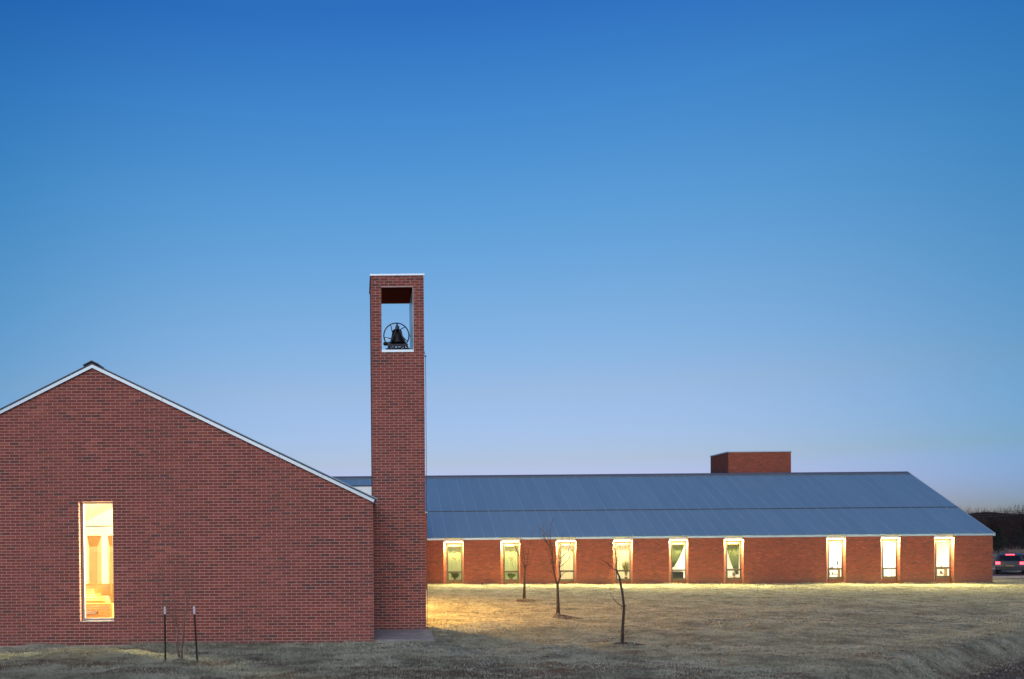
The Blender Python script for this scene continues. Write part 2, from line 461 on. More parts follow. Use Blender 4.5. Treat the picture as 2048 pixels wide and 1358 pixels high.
# dry grass: short bent blades, thinning with distance
def grass():
    P = []
    def region(x0, x1, y0, y1, n, h, w):
        x = rng.uniform(x0, x1, n); y = rng.uniform(y0, y1, n)
        dens = vnoise(x*1.7+3, y*1.7)*0.6 + vnoise(x*0.5, y*0.5+9)*0.5
        keep = rng.random(n) < np.clip(dens*1.6-0.25, 0.05, 1)
        s = swale_s(x, y); keep &= ~((s > 0.7) & (rng.random(n) < 0.8))
        keep &= rng.random(n) > 0.75*near_bare(x, y)
        # nothing inside the hall, the tower, the pad or the classroom wing
        keep &= ~((x < 0.47) & (y > 23.0)); keep &= ~((x < 2.05) & (x > 0.3) & (y > 23.25) & (y < 27.6))
        keep &= ~(y > 56.4); keep &= ~((x < 3.95) & (y > 49.8))
        # inside the camera's field only
        keep &= (x > -0.43*y-0.6) & (x < 0.78*y+1)
        x, y = x[keep], y[keep]; k = len(x)
        P.append((x, y, rng.uniform(0.5, 1.2, k)*h, rng.uniform(0.7, 1.3, k)*w))
    region(-12, 18, 15.5, 20.5, 330000, 0.060, 0.0065)
    region(-12, 21, 20.5, 26, 240000, 0.050, 0.009)
    region(0, 30, 26, 36, 170000, 0.050, 0.013)
    region(0, 46, 36, 56.4, 150000, 0.050, 0.018)
    def edge(x0, x1, y0, y1, n, h, w):
        x = rng.uniform(x0, x1, n); y = rng.uniform(y0, y1, n)
        keep = vnoise(x*2.3, y*2.3+5) > 0.25; x = x[keep]; y = y[keep]; k = len(x)
        P.append((x, y, rng.uniform(0.4, 1.3, k)*h*(0.5+vnoise(x*1.9+40, y)), rng.uniform(0.7, 1.3, k)*w))
    edge(-12, 0.40, 22.80, 23.07, 14000, 0.085, 0.007)
    edge(0.42, 2.0, 23.05, 23.27, 1800, 0.075, 0.007)
    edge(4.0, 40.2, 56.1, 56.47, 9000, 0.11, 0.016)
    for bx_, by_, br_ in ((-4.2, 19.4, 0.12), (-3.5, 19.37, 0.12), (-3.87, 19.35, 0.25), (6.62, 22.3, 0.3), (6.8, 29.9, 0.5), (7.3, 38.9, 0.6)):
        edge(bx_-br_, bx_+br_, by_-br_, by_+br_, int(1800*br_), 0.09, 0.008)
    x = np.concatenate([p[0] for p in P]); y = np.concatenate([p[1] for p in P])
    h = np.concatenate([p[2] for p in P]); w = np.concatenate([p[3] for p in P])
    n = len(x); z = hgt(x, y) - 0.004
    a = rng.uniform(0, 2*np.pi, n); b = rng.uniform(0, 2*np.pi, n); lean = rng.uniform(0.3, 1.5, n)
    v = np.empty((n, 3, 3))
    v[:, 0] = np.stack([x-np.cos(a)*w, y-np.sin(a)*w, z], 1)
    v[:, 1] = np.stack([x+np.cos(a)*w, y+np.sin(a)*w, z], 1)
    v[:, 2] = np.stack([x+np.cos(b)*np.sin(lean)*h*1.3, y+np.sin(b)*np.sin(lean)*h*1.3, z+np.cos(lean)*h*0.9+0.008], 1)
    me = bpy.data.meshes.new('grass')
    me.vertices.add(3*n); me.vertices.foreach_set('co', v.ravel())
    me.loops.add(3*n); me.loops.foreach_set('vertex_index', np.arange(3*n))
    me.polygons.add(n); me.polygons.foreach_set('loop_start', np.arange(0, 3*n, 3)); me.polygons.foreach_set('loop_total', np.full(n, 3))
    me.update()
    at = me.attributes.new('tone', 'FLOAT', 'FACE')
    t = 0.35*vnoise(x*0.8+20, y*0.8)+0.35*vnoise(x*3+20, y*3)+0.3*rng.random(n)
    at.data.foreach_set('value', t.astype(np.float32))
    me.materials.append(M_BLADE)
    o = bpy.data.objects.new('dry_grass', me); col.objects.link(o)
    tag(o, 'short dormant straw coloured lawn grass between the brick buildings', 'grass', kind='stuff')
    return n
NG = grass()

# ------------------------------------------------------------------ road behind the classroom wing
M_ASPH = plain('asphalt', (0.075, 0.08, 0.085), 0.7, var=0.25, scale=3, bump=0.2)
M_VERGE = plain('pale_gutter', (0.36, 0.34, 0.30), 0.9, var=0.15)
M_FIELD = plain('brushy_field', (0.15, 0.12, 0.10), 1.0, var=0.5, scale=0.15)
M_FIELDP = plain('pale_winter_grass', (0.36, 0.34, 0.34), 1.0, var=0.35, scale=0.2)
def strip(name, y0, y1, dz, mat, x0=30, x1=260, kind='structure', y_slope=0.0):
    m = MB(); xs = np.linspace(x0, x1, 60)
    for i in range(59):
        a, b = xs[i], xs[i+1]
        ya0, ya1, yb0, yb1 = y0+y_slope*(a-x0), y1+y_slope*(a-x0), y0+y_slope*(b-x0), y1+y_slope*(b-x0)
        q = [(a, ya0), (b, yb0), (b, yb1), (a, ya1)]
        m.poly([(px, py, -0.34+dz) for px, py in q], 0.5)
    return tag(m.build(name, mat), kind=kind)
strip('road', 63.6, 71.5, 0.03, M_ASPH)
strip('road', 73.2, 80.5, 0.03, M_ASPH)
for yy in (63.45, 71.5, 73.05, 80.5):
    m = MB(); m.box(30, 260, yy, yy+0.15, -0.5, -0.19); tag(m.build('kerb', M_VERGE), kind='structure')
strip('far_field', 92, 185, 0.05, M_FIELD, 40, 460)
# ------------------------------------------------------------------ brick building tools
CH, BL, JT = 0.0775, 0.25, 0.0135      # course height, brick module, joint
PROUD = 0.007
def clip_poly(P, a, b, c):
    """keep a*u+b*v<=c"""
    out = []
    for i in range(len(P)):
        p, q = P[i], P[(i+1) % len(P)]
        dp, dq = a*p[0]+b*p[1]-c, a*q[0]+b*q[1]-c
        if dp <= 0: out.append(p)
        if dp*dq < 0:
            t = dp/(dp-dq); out.append((p[0]+(q[0]-p[0])*t, p[1]+(q[1]-p[1])*t))
    return out
rb = random.Random(5)
def tone():
    r = rb.random()
    if r < 0.025: return rb.uniform(0.02, 0.2)
    return min(0.95, max(0.2, rb.gauss(0.50, 0.16)))
def brick_face(u0, u1, v0, v1, holes=(), planes=(), u_shift=0.0):
    """list of (polygon in (u,v), whole?) for a running-bond face"""
    res = []
    row = 0; v = v0
    while v < v1 - 0.02:
        vb, vt = v + JT/2, min(v + CH - JT/2, v1)
        off = (BL/2 if row % 2 else 0.0) + u_shift
        k = math.floor((u0 - off)/BL) - 1
        u = off + k*BL
        while u < u1:
            a, b = max(u + JT/2, u0), min(u + BL - JT/2, u1)
            u += BL
            if b - a < 0.025: continue
            segs = [(a, b)]
            vm = (vb+vt)/2
            for (h0, h1, g0, g1) in holes:
                if g0 < vm < g1:
                    ns = []
                    for s0, s1 in segs:
                        if h1 <= s0 or h0 >= s1: ns.append((s0, s1)); continue
                        if h0 - s0 > 0.025: ns.append((s0, h0))
                        if s1 - h1 > 0.025: ns.append((h1, s1))
                    segs = ns
            for s0, s1 in segs:
                P = [(s0, vb), (s1, vb), (s1, vt), (s0, vt)]
                whole = abs((s1-s0) - (BL-JT)) < 1e-4
                for (pa, pb, pc) in planes:
                    Q = clip_poly(P, pa, pb, pc)
                    if Q != P: whole = False
                    P = Q
                    if len(P) < 3: break
                if len(P) >= 3: res.append((P, whole))
        v += CH; row += 1
    return res
def extrude_brick(mb, P, O, U, N, t, jit=0.0):
    """brick polygon on plane O + u*U + v*z, standing PROUD along N; no back face"""
    d = N * (PROUD + jit)
    A = [O + U*p[0] + Vector((0, 0, p[1])) for p in P]
    B = [a + d for a in A]
    mb.poly(B, t)
    for i in range(len(P)):
        j = (i+1) % len(P)
        mb.poly([A[i], A[j], B[j], B[i]], t)
# shared whole-brick meshes (local: centred, face towards -Y)
def shared_bricks(mat, n=14):
    out = []
    for i in range(n):
        m = MB(); t = tone() if i > 0 else 0.10
        hl, hh = (BL-JT)/2, (CH-JT)/2
        extrude_brick(m, [(-hl,-hh),(hl,-hh),(hl,hh),(-hl,hh)], Vector((0,0,0)), Vector((1,0,0)), Vector((0,-1,0)), t, rb.uniform(-0.001,0.0015))
        out.append(m.mesh('brick', mat))
    return out
def place_front(parent, y, bricks, mat, limit=300):
    """front (facing -Y) face at plane y: nearest whole bricks become objects, the rest one mesh"""
    cam_p = (0.0, 2.6)
    cand = []
    rest = MB()
    for P, whole in bricks:
        cx = sum(p[0] for p in P)/len(P); cz = sum(p[1] for p in P)/len(P)
        if whole: cand.append((cx*cx*0.6 + (cz-cam_p[1])**2, cx, cz, P))
        else: extrude_brick(rest, P, Vector((0,y,0)), Vector((1,0,0)), Vector((0,-1,0)), tone(), rb.uniform(-0.001,0.0015))
    cand.sort(key=lambda c: c[0])
    meshes = shared_bricks(mat)
    po = parent_origin(parent)
    for _, cx, cz, P in cand[:limit]:
        o = bpy.data.objects.new('brick', meshes[rb.randrange(len(meshes)) if rb.random() > 0.02 else 0])
        o.location = Vector((cx, y, cz)) - po
        o.parent = parent; col.objects.link(o)
    for _, cx, cz, P in cand[limit:]:
        extrude_brick(rest, P, Vector((0,y,0)), Vector((1,0,0)), Vector((0,-1,0)), tone(), rb.uniform(-0.001,0.0015))
    return rest
def add_face(mb, O, U, N, bricks):
    for P, w in bricks:
        extrude_brick(mb, P, Vector(O), Vector(U), Vector(N), tone(), rb.uniform(-0.001, 0.0015))
exec_order = None

# ------------------------------------------------------------------ gabled church hall (left)
GY = 23.1                # plane of the mortar; brick faces stand 7 mm proud
HX0, HX1 = -13.99, 0.405
HP, HE = 7.17, 3.655     # gable brick peak, eave
PKX = -6.793
HLEN = 26.0
hall = thing('church_hall', (-6.8, GY, 0), 'gabled red brick hall on the left with a tall narrow lit window', 'building')
WX0, WX1, WZ0, WZ1 = -7.205, -6.318, 0.62, 3.72
sl = (HP-HE)/(HX1-PKX)
def roofz(x): return HP - sl*abs(x-PKX)
core = MB()
D = (0, 0.30, 0)
core.prism([(HX0,GY,-0.5),(WX0,GY,-0.5),(WX0,GY,roofz(WX0)),(HX0,GY,roofz(HX0))], D)
core.prism([(WX1,GY,-0.5),(HX1,GY,-0.5),(HX1,GY,HE),(WX1,GY,roofz(WX1))], D)
core.prism([(WX0,GY,-0.5),(WX1,GY,-0.5),(WX1,GY,WZ0),(WX0,GY,WZ0)], D)
core.prism([(WX0,GY,WZ1),(WX1,GY,WZ1),(WX1,GY,roofz(WX1)),(PKX,GY,HP),(WX0,GY,roofz(WX0))], D)
core.box(HX1-0.30, HX1, GY+0.30, GY+HLEN, -0.5, HE)
core.box(HX0, HX0+0.30, GY+0.30, GY+HLEN, -0.5, HE)
core.box(HX0+0.3, HX1-0.3, GY+HLEN-0.3, GY+HLEN, -0.5, HE)
core.build('wall', M_MORTAR, hall)
ZB = -47.2*CH + HE      # lowest course, under the grass
br = brick_face(HX0, HX1+PROUD, ZB, HP, holes=[(WX0, WX1, WZ0, WZ1)],
                planes=[(sl, 1, HP + sl*PKX), (-sl, 1, HP - sl*PKX)], u_shift=0.155)
br = [b for b in br if sum(p[1] for p in b[0])/len(b[0]) > -0.1]
rest = place_front(hall, GY, br, M_BRICK)
side = brick_face(GY-PROUD, GY+HLEN, ZB, HE)
add_face(rest, (HX1, 0, 0), (0, 1, 0), (1, 0, 0), [b for b in side if b[0][0][1] > -0.1])
tag(rest.build('brickwork', M_BRICK, hall), kind='stuff')
# brick returns of the window opening
ret = MB()
zz = ZB
while zz < WZ1:
    if zz + CH/2 > WZ0 and zz + CH/2 < WZ1:
        a, b = max(zz + JT/2, WZ0), min(zz + CH - JT/2, WZ1)
        ret.poly([(WX0+0.004, GY-PROUD, a), (WX0+0.004, GY+0.17, a), (WX0+0.004, GY+0.17, b), (WX0+0.004, GY-PROUD, b)], tone())
        ret.poly([(WX1-0.004, GY+0.17, a), (WX1-0.004, GY-PROUD, a), (WX1-0.004, GY-PROUD, b), (WX1-0.004, GY+0.17, b)], tone())
    zz += CH
tag(ret.build('window_return', M_BRICK, hall), kind='stuff')
# window: deep grey frame, single pane
wf = MB()
fy0, fy1 = GY+0.17, GY+0.25
wf.box(WX0+0.006, WX0+0.075, fy0, fy1, WZ0+0.006, WZ1-0.006)
wf.box(WX1-0.060, WX1-0.006, fy0, fy1, WZ0+0.006, WZ1-0.006)
wf.box(WX0+0.075, WX1-0.060, fy0, fy1, WZ0+0.006, WZ0+0.065)
wf.box(WX0+0.075, WX1-0.060, fy0, fy1, WZ1-0.050, WZ1-0.006)
win = wf.build('window', M_FRAMEH, hall, bevel=0.003)
pn = MB(); pn.box(WX0+0.075, WX1-0.06, GY+0.205, GY+0.213, WZ0+0.065, WZ1-0.05)
pn.build('pane', M_GLASS, win)
sl_ = MB(); sl_.box(WX0+0.002, WX1-0.002, GY-0.015, GY+0.168, WZ0-0.022, WZ0+0.004); sl_.build('sill', M_FRAMEH, win, bevel=0.003)
# roof: dark metal slabs, pale rake fascia, ridge cap
th = 0.055; ov = 0.05
ang = math.atan(sl); nrm = (math.sin(ang), math.cos(ang))
for sx in (-1, 1):
    xe = (HX1+0.065) if sx > 0 else (HX0-0.065)
    ze = HP - sl*abs(xe-PKX)
    def pt(x, z, off, y): return (x + sx*nrm[0]*off, y, z + nrm[1]*off)
    p = MB()
    f0 = 0.068
    a, b = (PKX, HP), (xe, ze)
    kx = 0.0
    P4 = [pt(*a, f0, GY-0.075), pt(*b, f0, GY-0.075), pt(*b, f0+0.034, GY-0.075), pt(*a, f0+0.034, GY-0.075)]
    # square the mitre at the ridge so the two slopes meet
    P4[0] = (PKX, GY-0.075, HP + f0/nrm[1]); P4[3] = (PKX, GY-0.075, HP + (f0+0.034)/nrm[1])
    if sx < 0: P4 = P4[::-1]
    p.prism(P4, (0, HLEN+0.15, 0))
    slope_o = p.build('roof_slope', M_ROOF, hall)
    e = MB()
    Q = [(q[0], GY-0.082, q[2]) for q in P4]; e.prism(Q, (0, 0.006, 0)); 
    e.build('roof_edge_trim', M_DARKMET, hall)
    f = MB()
    bf = (HX1+0.02, HP - sl*abs(HX1+0.02-PKX)) if sx > 0 else (HX0-0.02, HP - sl*abs(HX0-0.02-PKX))
    F4 = [(PKX, GY-0.065, HP-0.012/nrm[1]), pt(*bf, -0.012, GY-0.065), pt(*bf, f0-0.002, GY-0.065), (PKX, GY-0.065, HP+(f0-0.002)/nrm[1])]
    if sx < 0: F4 = F4[::-1]
    f.prism(F4, (0, 0.055, 0)); f.build('rake_fascia', M_WHITEMET, hall)
    # eave gutter along the side
    g = MB()
    xg = xe
    g.box(min(xg, xg-sx*0.10), max(xg, xg-sx*0.10), GY-0.06, GY+HLEN, ze-0.02, ze+0.05); g.build('gutter', M_DARKMET, hall)
    # standing seams on the slope
    k = MB()
    for i in range(int(HLEN/0.79)):
        yy = GY + 0.4 + i*0.79
        c0, c1 = pt(*a, f0+0.047, yy), pt(*b, f0+0.047, yy)
        d0 = Vector((sx*nrm[0], 0, nrm[1]))*0.03
        A = Vector(c0); B = Vector(c1)
        k.prism([A, B, B+d0, A+d0] if sx > 0 else [A+d0, B+d0, B, A], (0, 0.02, 0))
    k.build('standing_seam', M_ROOF, hall)
rc = MB()
for sx, ln in ((-1, 0.22), (1, 0.16)):
    A = [(PKX, GY-0.10, HP+0.140), (PKX+sx*ln, GY-0.10, HP+0.140-sl*ln), (PKX+sx*ln, GY-0.10, HP+0.172-sl*ln), (PKX, GY-0.10, HP+0.172)]
    if sx < 0: A = A[::-1]
    rc.prism(A, (0, HLEN+0.2, 0))
rc.build('ridge_cap', M_DARKMET, hall)
# joints in the rake fascia
fj = MB()
for fx in (-6.0+1.0, -2.0, 0.0-0.9):
    z0 = roofz(fx); fj.box(fx-0.004, fx+0.004, GY-0.069, GY-0.066, z0, z0+0.11)
fj.build('fascia_joint', M_DARKMET, hall)
# interior: floor, walls, ceiling, far wall with splayed niches
iy0, iy1 = GY+0.31, 43.0
n = MB(); n.box(HX0+0.32, HX1-0.32, iy0, iy1+1.5, -0.06, 0.0); n.build('interior_floor', M_FLOOR, hall)
n = MB()
n.box(HX0+0.31, HX0+0.33, iy0, iy1+1.5, 0, 4.0)
n.box(HX1-0.33, HX1-0.31, iy0, iy1+1.5, 0, 4.0)
pierx = [-13.64, -13.02, -12.03, -11.35, -10.36, -9.68, -8.69, -8.0, -7.0]
NT, NB = 3.05, 0.0
x = pierx[0]
n.box(-13.64, -13.02, iy1-0.02, iy1+0.8, 0, 3.05)
for i in range(13):
    n.box(-12.33 + i*0.99, -12.03 + i*0.99, iy1-0.02, iy1+0.34, 0, 3.05)
n.box(-13.64, HX1-0.35, iy1-0.02, iy1+0.8, 3.05, 3.50)
n.prism([(HX0+0.35, iy1+0.02, 3.52), (HX1-0.35, iy1+0.02, 3.52), (PKX, iy1+0.02, 6.75)], (0, 0.2, 0))
n.build('interior_wall', M_WHITEH, hall)
nn = MB(); ns = MB(); nc = MB()
for i in range(13):
    x0 = -13.02 + i*0.99; x1 = x0 + 0.69
    if x1 > HX1-0.6: break
    nn.box(x0, x1, iy1+0.30, iy1+0.34, 0, 3.04)                                     # tan back panel
    ns.poly([(x0, iy1, 3.04), (x1, iy1, 3.04), (x1-0.27, iy1+0.28, 2.52), (x0, iy1+0.28, 2.52)], 0.5)   # sloping oak hood
    nc.poly([(x1, iy1, 0), (x1-0.30, iy1+0.29, 0), (x1-0.30, iy1+0.29, 2.52), (x1, iy1, 3.04)], 0.5)    # splayed cream side
nn.build('niche_back', M_TAN, hall); ns.build('niche_hood', M_OAK, hall); nc.build('niche_splay', M_CREAM, hall)
n = MB()
for sx in (-1, 1):
    xe_ = HX1-0.34 if sx > 0 else HX0+0.34
    q = [(PKX, iy0, 6.80), (xe_, iy0, 3.46), (xe_, iy0, 3.50), (PKX, iy0, 6.84)]
    n.prism(q if sx > 0 else q[::-1], (0, iy1-iy0, 0))
n.build('interior_ceiling', M_WHITEH, hall)
n = MB(); n.tube([(HX0+0.4, iy1-0.25, 3.50), (-12.5, iy1-0.25, 3.47), (-11.5, iy1-0.25, 3.50), (-6, iy1-0.25, 3.52)], 0.025, 6); n.build('picture_rail', M_CABLE, hall)

# pews
pew_pos = [(-8.35, 25.6), (-9.0, 27.2), (-9.6, 28.8), (-10.2, 30.4), (-10.8, 32.2), (-11.4, 34.2), (-11.9, 36.4), (-12.0, 38.8)]
pw = thing('wooden_pew', (pew_pos[0][0], pew_pos[0][1], 0), 'honey oak pew seen low in the tall lit window, nearest the glass', 'pew', 'oak pews inside the hall')
def pbox(nm, x0,x1,y0,y1,z0,z1, mat, par=pw):
    m = MB(); bx, by = pew_pos[0]; m.box(bx+x0,bx+x1,by+y0,by+y1,z0,z1); return m.build(nm, mat, par, bevel=0.006)
pbox('seat', -1.3, 1.3, -0.22, 0.22, 0.40, 0.44, M_OAK)
pbox('backrest', -1.3, 1.3, 0.23, 0.27, 0.44, 0.86, M_OAK)
pbox('top_rail', -1.33, 1.33, 0.215, 0.285, 0.862, 0.90, M_OAK)
pbox('end_panel', -1.36, -1.305, -0.25, 0.30, 0.0, 0.92, M_OAK)
pbox('end_panel', 1.305, 1.36, -0.25, 0.30, 0.0, 0.92, M_OAK)
for xa_, xb_ in ((-1.2, -0.06), (0.06, 1.2)):
    for za_ in (0.715, 0.785): pbox('back_slot', xa_, xb_, 0.221, 0.229, za_, za_+0.022, M_CABLE)
bkr = pbox('book_rack', -0.8, -0.1, 0.10, 0.22, 0.60, 0.68, M_CABLE)
bkr = pbox('book_rack', 0.1, 0.8, 0.10, 0.22, 0.60, 0.68, M_CABLE)
ordn = ['second','third','fourth','fifth','sixth','seventh','last']
for k, (px, py) in enumerate(pew_pos[1:]):
    c = copy_tree(pw); c.location = (px, py, 0)
    c['label'] = 'honey oak pew in the lit hall, %s row back from the window glass' % ordn[k]

# pendant lamps inside the hall
def pendant(x, y, z, watts, label, g='pendant lamps in the hall'):
    t = thing('pendant_lamp', (x, y, z), label, 'lamp', g)
    m = MB(); m.lathe([(0.0,-0.15),(0.14,-0.10),(0.16,0.0),(0.14,0.10),(0.03,0.16),(0.0,0.17)], (x,y,z), 14)
    m.build('lamp_shade', M_LAMPG, t, smooth=True)
    m = MB(); m.tube([(x,y,z+0.17),(x,y,4.9)], 0.01, 5); m.build('cord', M_CABLE, t)
    l = bpy.data.lights.new('bulb', 'POINT'); l.energy = watts*3.2; l.color = (1.0, 0.85, 0.52); l.shadow_soft_size = 0.30
    lo = bpy.data.objects.new('bulb', l); lo.location = (0, 0, -0.45); lo.parent = t; col.objects.link(lo)
M_LAMPG = plain('opal_glass', (0.9, 0.85, 0.7), 0.4, emit=(1.0, 0.85, 0.55), es=4.0)
pendant(-10.2, 27.2, 3.3, 2300, 'round opal pendant lamp left of the tall window inside the hall')
pendant(-3.5, 27.2, 3.3, 2600, 'round opal pendant lamp right of the tall window inside the hall')
pendant(-8.5, 37.0, 3.9, 300, 'round opal pendant lamp deep in the hall towards the niches')

# ------------------------------------------------------------------ bell tower
TY0, TY1 = 25.62, 27.35
TX0, TX1 = 0.450, 1.948
TH = 10.215
OX0, OX1, OZ0, OZ1 = 0.742, 1.656, 8.05, 9.89
tw = thing('bell_tower', (1.2, TY0, 0), 'tall slender red brick bell tower with an open belfry at its top', 'tower')
t = MB()
for y0, y1 in ((TY0, TY0+0.25), (TY1-0.25, TY1)):
    t.box(TX0, TX1, y0, y1, -0.3, OZ0)
    t.box(TX0, OX0, y0, y1, OZ0, OZ1); t.box(OX1, TX1, y0, y1, OZ0, OZ1)
    t.box(TX0, TX1, y0, y1, OZ1, TH)
t.box(TX0, TX0+0.25, TY0+0.25, TY1-0.25, -0.3, TH)
t.box(TX1-0.25, TX1, TY0+0.25, TY1-0.25, -0.3, TH)
t.build('wall', M_MORTAR, tw)
fb = brick_face(TX0-PROUD, TX1+PROUD, 0.0, TH, holes=[(OX0, OX1, OZ0, OZ1)], u_shift=TX0)
rest = place_front(tw, TY0, fb, M_BRICK)
sb = brick_face(TY0-PROUD, TY1+PROUD, 0.0, TH, u_shift=TY0)
add_face(rest, (TX1, 0, 0), (0, 1, 0), (1, 0, 0), sb)
# left side: same grid, mirrored along its plane
add_face(rest, (TX0, TY0+TY1, 0), (0, -1, 0), (-1, 0, 0), sb)
add_face(rest, (TX0+TX1, TY1, 0), (-1, 0, 0), (0, 1, 0), fb)
tag(rest.build('brickwork', M_BRICK, tw), kind='stuff')
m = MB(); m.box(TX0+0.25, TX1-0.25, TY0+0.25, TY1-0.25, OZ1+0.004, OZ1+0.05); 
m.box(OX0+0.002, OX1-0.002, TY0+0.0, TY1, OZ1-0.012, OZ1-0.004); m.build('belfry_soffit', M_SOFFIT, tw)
m = MB(); m.box(OX0-0.0, OX1, TY0-0.02, TY1+0.01, OZ0-0.012, OZ0+0.055); m.build('belfry_floor', M_WHITEMET, tw)
m = MB(); m.box(OX1-0.012, OX1-0.004, TY0+0.008, TY1-0.01, OZ0+0.055, OZ1-0.014); m.build('jamb_lining', M_WHITEMET, tw)
xm = (TX0+TX1)/2
for x0, x1 in ((TX0-0.03, xm-0.004), (xm+0.004, TX1+0.03)):
    m = MB(); m.box(x0, x1, TY0-0.03, TY1+0.03, TH, TH+0.048); m.build('coping', M_WHITEMET, tw)
m = MB(); m.box(TX0-0.032, TX0-0.010, TY0-0.028, TY1+0.03, TH-0.03, TH-0.001); m.build('coping_drip', M_DARKMET, tw)

# cast bell with its wheel on an A-frame stand
bell = thing('church_bell', (1.22, 26.4, 8.105), 'black cast bell with spoked rope wheel in the belfry opening', 'bell')
cx, cy, bz = 1.22, 26.40, 8.105
m = MB()
m.lathe([(0.0,0.76),(0.10,0.76),(0.135,0.73),(0.15,0.66),(0.165,0.56),(0.19,0.46),(0.225,0.38),(0.235,0.35),(0.215,0.35),(0.17,0.45),(0.12,0.65),(0.0,0.68)], (cx,cy,bz), 24)
m.build('bell_body', M_IRON, bell, smooth=True)
m = MB(); m.tube([(cx,cy,bz+0.60),(cx,cy,bz+0.40)], 0.012, 6); m.lathe([(0.0,0.30),(0.035,0.31),(0.045,0.35),(0.03,0.40),(0.0,0.41)], (cx,cy,bz), 10); m.build('clapper', M_IRON, bell)
m = MB()
m.box(cx-0.055, cx+0.055, cy-0.30, cy+0.32, bz+0.70, bz+0.80)
m.lathe([(0.06,0.78),(0.035,0.84),(0.02,0.93),(0.0,0.95)], (cx,cy,bz), 8)
m.build('yoke', M_IRON, bell, bevel=0.01)
for yy in (cy-0.30, cy+0.26):
    m = MB()
    m.tube([(cx-0.30,yy,bz-0.0),(cx-0.27,yy,bz+0.16),(cx-0.02,yy,bz+0.74)], [0.032,0.030,0.022], 6)
    m.tube([(cx+0.32,yy,bz-0.0),(cx+0.29,yy,bz+0.16),(cx+0.02,yy,bz+0.74)], [0.032,0.030,0.022], 6)
    m.box(cx-0.29, cx+0.30, yy-0.02, yy+0.02, bz+0.20, bz+0.27)
    for fx in (-0.13, -0.02, 0.10): m.box(cx+fx, cx+fx+0.05, yy-0.02, yy+0.02, bz-0.0, bz+0.20)
    m.box(cx-0.35, cx-0.24, yy-0.05, yy+0.05, bz-0.002, bz+0.14); m.box(cx+0.27, cx+0.37, yy-0.05, yy+0.05, bz-0.002, bz+0.14)
    m.box(cx-0.045, cx+0.045, yy-0.03, yy+0.03, bz+0.70, bz+0.78)
    m.build('stand_frame', M_IRON, bell)
wc = Vector((cx-0.005, cy+0.34, bz+0.66)); wr = 0.375
m = MB()
ring = [(wc.x+wr*math.cos(a), wc.y, wc.z+wr*math.sin(a)) for a in np.linspace(0, 2*math.pi, 41)]
m.tube(ring, 0.017, 6, caps=False)
wheel = m.build('wheel', M_IRON, bell, smooth=True)
for k in range(5):
    a0 = math.radians(100 + 72*k)
    pts = []
    for i in range(9):
        u = i/8; rr = wr*u; a = a0 - 0.95*math.sin(u*math.pi/2)*1.0
        pts.append((wc.x+rr*math.cos(a), wc.y, wc.z+rr*math.sin(a)))
    m = MB(); m.tube(pts, [0.017-0.005*i/8 for i in range(9)], 6); m.build('spoke', M_IRON, wheel, smooth=True)
m = MB(); m.lathe([(0.0,-0.055),(0.06,-0.045),(0.085,0.0),(0.06,0.045),(0.0,0.055)], (cx-0.335, cy-0.05, bz+0.335), 12); m.build('counterweight', M_BRASS, bell, smooth=True)
m = MB(); m.tube([(cx-0.335,cy-0.05,bz+0.335),(cx-0.1,cy-0.05,bz+0.42)], 0.02, 6); m.build('lever', M_IRON, bell)
m = MB()
m.tube([(wc.x+wr, wc.y, wc.z), (1.75, 26.2, 8.55), (1.965, 26.0, 8.2), (2.0, 25.70, 7.93)], 0.007, 5)
m.tube([(2.0, 25.70, 7.93), (1.998, 25.70, 4.0), (2.004, 25.70, 1.2), (1.985, 25.66, 0.15)], 0.008, 5)
m.tube([(1.94, 25.70, 7.93), (2.03, 25.70, 7.93)], 0.014, 6)
rp = m.build('bell_rope', M_CABLE)
tag(rp, 'thin grey bell rope running down the right corner of the tower', 'rope')
m = MB(); m.prism([(0.42,23.30,0.06),(2.02,23.30,0.05),(1.99,25.60,0.10),(0.42,25.60,0.10)], (0,0,-0.25))
m.build('concrete_pad', M_CONC, None, bevel=0.012)
tag(bpy.data.objects['concrete_pad'], kind='structure')

# wall lamps on the hidden courtyard side of the hall

for k, (yy, wt) in enumerate(((29.4, 2700), (35.5, 3400), (41.5, 500))):
    m_h = MB(); m_h.box(HX1+0.012, HX1+0.42, yy-0.28, yy+0.28, 3.262, 3.275)  # unseen plate added over the lamp to block its upward light
    t = thing('wall_lamp', (HX1+0.12, yy, 3.1), 'lit amber wall lamp on the courtyard side of the brick hall, %s tower' % ('nearest the', 'second from the', 'third from the')[k], 'lamp', 'wall lamps on the courtyard side of the hall')
    m_h.build('light_block_hood', M_DARKMET, t)
    m_h = MB(); m_h.box(HX1+0.012, HX1+0.42, yy+0.282, yy+0.295, 3.06, 3.35); m_h.build('light_block_plate', M_DARKMET, t)  # unseen side plate added to cut lamp light towards the clerestory
    m = MB(); m.box(HX1+0.01, HX1+0.04, yy-0.10, yy+0.10, 2.95, 3.25); m.build('bracket', M_DARKMET, t, bevel=0.005)
    m = MB(); m.box(HX1+0.04, HX1+0.16, yy-0.08, yy+0.08, 2.98, 3.20); m.build('lamp_glass', M_SCONCE, t, bevel=0.01)
    l = bpy.data.lights.new('bulb', 'POINT'); l.energy = wt; l.color = (1.0, 0.53, 0.13); l.shadow_soft_size = 0.08
    lo = bpy.data.objects.new('bulb', l); lo.location = (0.18, 0, -0.02); lo.parent = t; col.objects.link(lo)

